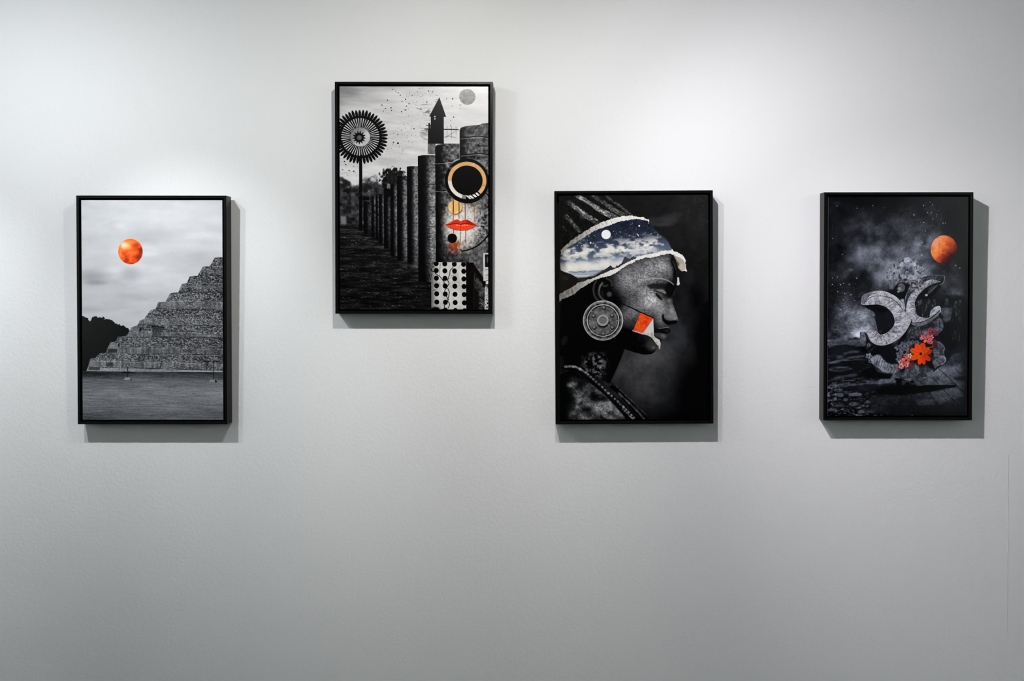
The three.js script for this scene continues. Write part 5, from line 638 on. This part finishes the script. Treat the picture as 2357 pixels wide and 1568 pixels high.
  { const [[x, y]] = B4([[385, 678]]); A.oval(x + 6, y + 30, 56, 40, [10, 6, 6], { blur: 7, a: 0.75 });
    for (const [a, len, w, k] of [[-1.35, 62, 30, [212, 62, 12]], [-2.05, 62, 28, [228, 70, 14]], [-2.75, 64, 26, [234, 72, 16]], [2.62, 62, 26, [236, 74, 16]], [1.95, 0, 0, 0], [1.72, 62, 21, [236, 70, 12]], [1.25, 64, 20, [226, 60, 10]], [0.62, 66, 24, [198, 52, 10]], [-0.25, 64, 26, [168, 46, 10]], [-0.62, 58, 20, [206, 66, 14]]]) { if (!len) continue; const dx = Math.cos(a), dy = Math.sin(a); A.oval(x + dx * len * 0.56, y + dy * len * 0.56, len * 0.46, w * 0.62, k, { turn: a, blur: 0.6 }); A.line([[x + dx * 12, y + dy * 12], [x + dx * len * 0.9, y + dy * len * 0.9]], 2, [150, 30, 6], { a: 0.5, blur: 0.8 }); A.line([[x + dx * 14 - dy * 6, y + dy * 14 + dx * 6], [x + dx * len * 0.85 - dy * w * 0.4, y + dy * len * 0.85 + dx * w * 0.4]], 1.6, [250, 116, 44], { a: 0.45, blur: 0.8 }); }
    A.oval(x + 2, y, 13, 13, [206, 88, 14], { blur: 2 }); A.oval(x, y, 9, 9, [70, 34, 16], { blur: 1 }); A.oval(x - 1, y, 4.6, 4.6, [14, 10, 10]); A.ring(x, y, 10, 10, 2.2, [236, 140, 40], { a: 0.7, blur: 0.8, from: 4, to: 7 }); }
  A.line(B4([[490, 600], [520, 592], [548, 578]]), 4, [214, 76, 16]);
  return A.texture(1.12, 104);
}

// ------------------------------------------------------------------ materials
const paintTile = (() => {                                       // rolled wall paint: fine relief, one tile is 1.2 m
  const N = 1024, d = new Uint8Array(N * N * 4), wrap = (f, x, y, p) => { const u = x / N, v = y / N, a = (i, j) => f((u + i) * p, (v + j) * p); const s = step(0, 1, u), t = step(0, 1, v); return mix(mix(a(1, 1), a(0, 1), s), mix(a(1, 0), a(0, 0), s), t); };
  for (let y = 0, i = 0; y < N; y++) for (let x = 0; x < N; x++, i += 4) { const h = wrap((a, b) => noise(a, b, 501), x, y, 230) * 0.55 + wrap((a, b) => noise(a, b, 502), x, y, 420) * 0.35 + wrap((a, b) => noise(a, b, 503), x, y, 50) * 0.1; d[i] = d[i + 1] = d[i + 2] = clamp(h * 235, 0, 255); d[i + 3] = 255; }
  const t = new THREE.DataTexture(d, N, N, THREE.RGBAFormat); t.wrapS = t.wrapT = THREE.RepeatWrapping; t.magFilter = THREE.LinearFilter; t.repeat.set(1 / 1.2, 1 / 1.2); t.needsUpdate = true;
  return t;
})();
const wallPaint = new THREE.MeshStandardMaterial({ name: 'white wall paint', color: new THREE.Color(0.78, 0.785, 0.785), roughness: 0.85, bumpMap: paintTile, bumpScale: 0.00055 });
const ceilingPaint = new THREE.MeshStandardMaterial({ name: 'ceiling paint', color: new THREE.Color(0.7, 0.71, 0.7), roughness: 0.95 });
const roomPaint = new THREE.MeshStandardMaterial({ name: 'gallery side paint', color: new THREE.Color(0.75, 0.76, 0.75), roughness: 0.9 });
const darkPaint = new THREE.MeshStandardMaterial({ name: 'charcoal end wall paint', color: new THREE.Color(0.05, 0.05, 0.052), roughness: 0.9 });
const floorTile = (() => { const N = 512, d = new Uint8Array(N * N * 4); for (let y = 0, i = 0; y < N; y++) for (let x = 0; x < N; x++, i += 4) { const k = 58 + 34 * (fbm(x / 60, y / 60, 4, 601) - 0.5) + 18 * (hash(x, y, 603) - 0.5); d[i] = k; d[i + 1] = k + 1; d[i + 2] = k; d[i + 3] = 255; } const t = new THREE.DataTexture(d, N, N, THREE.RGBAFormat); t.colorSpace = THREE.SRGBColorSpace; t.wrapS = t.wrapT = THREE.MirroredRepeatWrapping; t.magFilter = THREE.LinearFilter; t.repeat.set(0.5, 0.5); t.needsUpdate = true; return t; })();
const floorMat = new THREE.MeshStandardMaterial({ name: 'polished concrete', map: floorTile, roughness: 0.5 });
const frameBlack = new THREE.MeshPhysicalMaterial({ name: 'black frame lacquer', color: new THREE.Color(0.003, 0.0032, 0.0035), roughness: 0.3, specularIntensity: 0.3 });
const gapBlack = new THREE.MeshStandardMaterial({ name: 'black felt', color: new THREE.Color(0.004, 0.004, 0.004), roughness: 1 });
const panelEdge = new THREE.MeshStandardMaterial({ name: 'cut panel edge', color: new THREE.Color(0.1, 0.1, 0.105), roughness: 0.7 });
const metalWhite = new THREE.MeshStandardMaterial({ name: 'white lamp metal', color: new THREE.Color(0.7, 0.7, 0.69), roughness: 0.4, metalness: 0.1 });

// ------------------------------------------------------------------ the room
const ROOM = { x0: -3.4, x1: 3.4, z1: 5.2, h: 2.66, t: 0.12 };
function slab(name, x0, x1, y0, y1, z0, z1, material) {          // a wall with thickness, uv in metres
  const g = new THREE.BoxGeometry(x1 - x0, y1 - y0, z1 - z0), p = g.attributes.position, n = g.attributes.normal, uv = g.attributes.uv;
  g.translate((x0 + x1) / 2, (y0 + y1) / 2, (z0 + z1) / 2);
  for (let i = 0; i < p.count; i++) { const X = p.getX(i), Y = p.getY(i), Z = p.getZ(i); if (Math.abs(n.getZ(i)) > 0.5) uv.setXY(i, X, Y); else if (Math.abs(n.getX(i)) > 0.5) uv.setXY(i, Z, Y); else uv.setXY(i, X, Z); }
  const m = mesh(name, g, material, scene); m.userData = { kind: 'structure' };
  return m;
}
const T = ROOM.t;
const wallFront = slab('wall_front', ROOM.x0 - T, ROOM.x1 + T, 0, ROOM.h, -T, 0, wallPaint);
slab('wall_left', ROOM.x0 - T, ROOM.x0, 0, ROOM.h, 0, ROOM.z1, roomPaint);
slab('wall_right', ROOM.x1, ROOM.x1 + T, 0, ROOM.h, 0, ROOM.z1, roomPaint);
slab('wall_back', ROOM.x0 - T, ROOM.x1 + T, 0, ROOM.h, ROOM.z1, ROOM.z1 + T, darkPaint);
slab('floor', ROOM.x0 - T, ROOM.x1 + T, -T, 0, -T, ROOM.z1 + T, floorMat);
slab('ceiling', ROOM.x0 - T, ROOM.x1 + T, ROOM.h, ROOM.h + T, -T, ROOM.z1 + T, ceilingPaint);

// nibs of dried paint on the picture wall, and the ridge of a filled joint at its right end
{
  const r = random(7), at = [[203, 1413, 2.2], [707, 1242, 1.5], [730, 1222, 1.6], [775, 1247, 1.6], [777, 1312, 1.6], [769, 1340, 1.2], [650, 1232, 1.2], [688, 1238, 1.2], [1046, 1309, 1.4], [505, 1138, 1.4], [466, 1160, 1], [900, 1277, 1.1], [1207, 1038, 1.4], [1138, 1037, 1.2], [1463, 186, 1.2], [2168, 1113, 1.3], [1630, 26, 1], [1945, 217, 1.4], [1765, 574, 1.5], [1655, 1074, 1.3], [2122, 1092, 1], [727, 113, 1.3], [1700, 1345, 1.1], [320, 221, 1], [978, 1441, 1.2], [411, 1369, 1.4], [552, 951, 1.4]];
  for (const [x, y] of [[827, 420], [925, 370], [1128, 378], [1480, 480], [1316, 823], [950, 935], [770, 970], [1100, 970], [985, 1087], [965, 1183], [657, 1205], [843, 1180], [735, 1320], [828, 1500], [570, 1523], [1530, 255], [1120, 870], [520, 685]]) at.push([560 + x / 7.84, 760 + y / 7.84, 0.8 + r() * 0.6]);
  for (let i = 0; i < 70; i++) at.push([80 + r() * 2200, 1000 + r() * 540, 0.5 + r() * 0.5]);
  const geos = at.map(([x, y, s]) => { const g = new THREE.SphereGeometry(s * 0.0009, 8, 5); g.scale(1, 0.8 + r() * 0.4, 0.5); g.translate(wallX(x), wallY(y), 0); return g; });
  const nibs = mesh('paint_nibs', mergeGeometries(geos), wallPaint, wallFront); nibs.userData = { kind: 'stuff' };
  const line = []; for (let i = 0; i <= 24; i++) { const y = 1048 + i * 17; line.push(new THREE.Vector3(wallX(2321 - i * 0.12 + (r() - 0.5) * 1.2), wallY(y), -0.0009 + 0.0006 * r())); }
  mesh('joint_ridge', new THREE.TubeGeometry(new THREE.CatmullRomCurve3(line), 80, 0.0012, 6), wallPaint, wallFront);
}

// ------------------------------------------------------------------ picture frames
const LIP = 0.0066, GAP = 0.0049, DEPTH = 0.035;
function rail(length) {                                           // one mitred side of a floater frame, lying along x with its outer face down at y = 0
  const prof = [[0, 0], [0, DEPTH - 0.0007], [0.0007, DEPTH], [LIP - 0.0006, DEPTH], [LIP, DEPTH - 0.0006], [LIP, 0.006], [0.022, 0.006], [0.022, 0]], pos = [], n = prof.length;
  const P = (i, s) => { const [u, z] = prof[i % n]; return [s * (length / 2 - u), u, z]; };
  for (let i = 0; i < n; i++) { const a = P(i, -1), b = P(i, 1), c = P(i + 1, 1), d = P(i + 1, -1); pos.push(...a, ...c, ...b, ...a, ...d, ...c); }
  for (const s of [-1, 1]) { const tri = [[0, 1, 2], [0, 2, 3], [0, 3, 4], [0, 4, 5], [0, 5, 7], [5, 6, 7]]; for (const t of tri) { const q = t.map((i) => P(i, s)); if (s < 0) q.reverse(); pos.push(...q.flat()); } }
  const g = new THREE.BufferGeometry(); g.setAttribute('position', new THREE.Float32BufferAttribute(pos, 3)); g.setAttribute('uv', new THREE.Float32BufferAttribute(new Float32Array(pos.length / 3 * 2), 2)); g.computeVertexNormals();
  return g;
}
const peel = (() => { const N = 512, d = new Uint8Array(N * N * 4); for (let y = 0, i = 0; y < N; y++) for (let x = 0; x < N; x++, i += 4) { const k = 255 * (0.6 * noise(x / 3.2, y / 3.2, 701) + 0.4 * noise(x / 7, y / 7, 703)); d[i] = d[i + 1] = d[i + 2] = k; d[i + 3] = 255; } const t = new THREE.DataTexture(d, N, N, THREE.RGBAFormat); t.wrapS = t.wrapT = THREE.MirroredRepeatWrapping; t.magFilter = THREE.LinearFilter; t.repeat.set(2, 3); t.needsUpdate = true; return t; })();
function picture(label, printLabel, x, y, w, h, roll, print) {
  const o = thing('framed_print', label, 'picture', 'framed prints hung along the gallery wall');
  const lean = Math.asin(0.009 / h);                              // hung on a wire: the lower edge touches the wall, the upper edge stands off
  o.position.set(x, EYE + y - h / 2, 0.0006); o.rotation.set(lean, 0, roll, 'ZXY');
  const dz = 0;
  const lw = rail(w), lh = rail(h);
  const put = (g, px, py, a) => { const m = mesh('frame_rail', g, frameBlack, o); m.position.set(px, py, dz); m.rotation.z = a; };
  put(lw, 0, 0, 0); put(lh, w / 2, h / 2, Math.PI / 2); put(lw, 0, h, Math.PI); put(lh, -w / 2, h / 2, -Math.PI / 2);
  const backing = mesh('backing_board', new THREE.BoxGeometry(w - 2 * LIP - 0.0006, h - 2 * LIP - 0.0006, 0.002), gapBlack, o); backing.position.set(0, h / 2, 0.0072);
  const pw = w - 2 * (LIP + GAP), ph = h - 2 * (LIP + GAP);
  const block = mesh('mount_block', new THREE.BoxGeometry(pw - 0.004, ph - 0.004, 0.0206), gapBlack, o); block.position.set(0, h / 2, 0.0186);
  const face = new THREE.MeshPhysicalMaterial({ name: 'satin photographic print', map: print, roughness: 0.23, specularIntensity: 0.9, bumpMap: peel, bumpScale: 0.00003 });
  const panel = mesh('print_panel', new THREE.BoxGeometry(pw, ph, 0.003), [panelEdge, panelEdge, panelEdge, panelEdge, face, gapBlack], o); panel.position.set(0, h / 2, 0.0304);
  panel.userData = { label: printLabel };
  return o;
}
picture('black framed print of a stepped stone pyramid under an orange disc', 'black and white print of a pyramid with an orange disc in the sky', -0.99411, -0.01836, 0.38214, 0.58365, -0.00089, pyramidPrint());
picture('black framed print of stone columns with a black flower, ringed eye and red lips', 'collage print of columns with a gold ring and red lips', -0.32636, 0.26749, 0.4019, 0.59083, -0.00108, columnsPrint());
picture('black framed print of a dark head in profile with a round metal earring', 'collage print of a profile with a torn strip of starry sky', 0.23697, -0.01171, 0.40329, 0.59521, 0.00556, profilePrint());
picture('black framed print of a dancer in a ruffled skirt below an orange disc', 'night print of a dancer with orange and pink flowers', 0.90895, -0.00908, 0.37981, 0.5819, 0.0008, dancerPrint());

// ------------------------------------------------------------------ lighting tracks on the ceiling, out of the picture
function track(label, x, z, length, turn) {
  const o = thing('lighting_track', label, 'lighting track');
  o.position.set(x, ROOM.h, z); o.rotation.y = turn;
  const body = mesh('track_body', new THREE.BoxGeometry(length, 0.02, 0.035), metalWhite, o); body.position.y = -0.0102;
  for (const s of [-1, 1]) { const cap = mesh('end_cap', new THREE.BoxGeometry(0.012, 0.024, 0.038), metalWhite, o); cap.position.set(s * (length / 2 + 0.006), -0.0122, 0); }
}
const canShape = new THREE.LatheGeometry([[0, 0.13], [0.022, 0.129], [0.03, 0.12], [0.032, 0.09], [0.036, 0.02], [0.036, 0], [0.0335, 0], [0.0335, 0.012], [0, 0.012]].map(([r, y]) => new THREE.Vector2(r, y)), 32);
const lensShape = new THREE.CylinderGeometry(0.032, 0.032, 0.004, 32), stemShape = new THREE.CylinderGeometry(0.006, 0.006, 1, 16), shoeShape = new THREE.BoxGeometry(0.09, 0.02, 0.03);
function spotlight(label, group, at, aim, foot, color, lobes) {
  const o = thing('track_spotlight', label, 'spotlight', group);
  o.position.set(foot.x, ROOM.h - 0.0206, foot.z);
  const local = (v) => v.clone().sub(o.position);
  const adapter = mesh('track_adapter', shoeShape, metalWhite, o); adapter.position.y = -0.0102; adapter.rotation.y = foot.turn;
  const a = new THREE.Vector3(0, -0.02, 0), d = local(at).addScaledVector(aim, -0.085).sub(a), stem = mesh('stem', stemShape, metalWhite, o);
  stem.scale.y = d.length(); stem.position.copy(a).addScaledVector(d, 0.5); stem.quaternion.setFromUnitVectors(new THREE.Vector3(0, 1, 0), d.normalize());
  const q = new THREE.Quaternion().setFromUnitVectors(new THREE.Vector3(0, -1, 0), aim);
  const can = mesh('housing', canShape, metalWhite, o); can.quaternion.copy(q); can.position.copy(local(at)).addScaledVector(aim, -0.012);
  const lens = mesh('lens', lensShape, new THREE.MeshStandardMaterial({ name: 'lamp lens', color: 0xffffff, emissive: new THREE.Color(...color), emissiveIntensity: 6, roughness: 0.4 }), o);
  lens.quaternion.copy(q); lens.position.copy(local(at)).addScaledVector(aim, -0.008);
  for (const [half, power] of lobes) {
    const l = new THREE.SpotLight(new THREE.Color(...color), power, 0, half * Math.PI / 180, 1, 2);
    l.name = 'spot_beam'; l.castShadow = true; l.shadow.radius = 0.75; l.shadow.mapSize.set(1024, 1024);
    l.position.copy(local(at)); l.target.position.copy(local(at)).add(aim);
    o.add(l, l.target);
  }
}
track('white lighting track on the ceiling along the picture wall', -0.3, TRACK_Z + 0.06, 4.2, 0);
for (const h of HEADS) {
  const yaw = h.yaw * Math.PI / 180, pitch = h.pitch * Math.PI / 180;
  spotlight('white track spotlight ' + h.at, 'spotlights along the picture wall', new THREE.Vector3(h.x, TRACK_Y, TRACK_Z), new THREE.Vector3(Math.sin(yaw) * Math.cos(pitch), -Math.sin(pitch), -Math.cos(yaw) * Math.cos(pitch)), { x: h.x, z: TRACK_Z + 0.06, turn: 0 }, h.color, h.lobes.map(([half, power]) => [half, power * GAIN]));
}
for (const [s, side] of [[-1, 'left'], [1, 'right']]) {
  const x = s * (ROOM.x1 - 0.9);
  track(`white lighting track on the ceiling along the ${side} side wall`, x, 2.9, 3.6, Math.PI / 2);
  [['nearest the picture wall', 1.6], ['in the middle', 2.9], ['farthest from the picture wall', 4.2]].forEach(([where, z]) => spotlight(`white track spotlight washing the ${side} side wall, ${where}`, 'spotlights along the side walls', new THREE.Vector3(x + s * 0.02, TRACK_Y, z), new THREE.Vector3(s * 0.94, -0.34, 0), { x, z, turn: Math.PI / 2 }, [0.92, 0.98, 0.98], [[52, SIDE_POWER]]));
}
renderer.render(scene, camera);
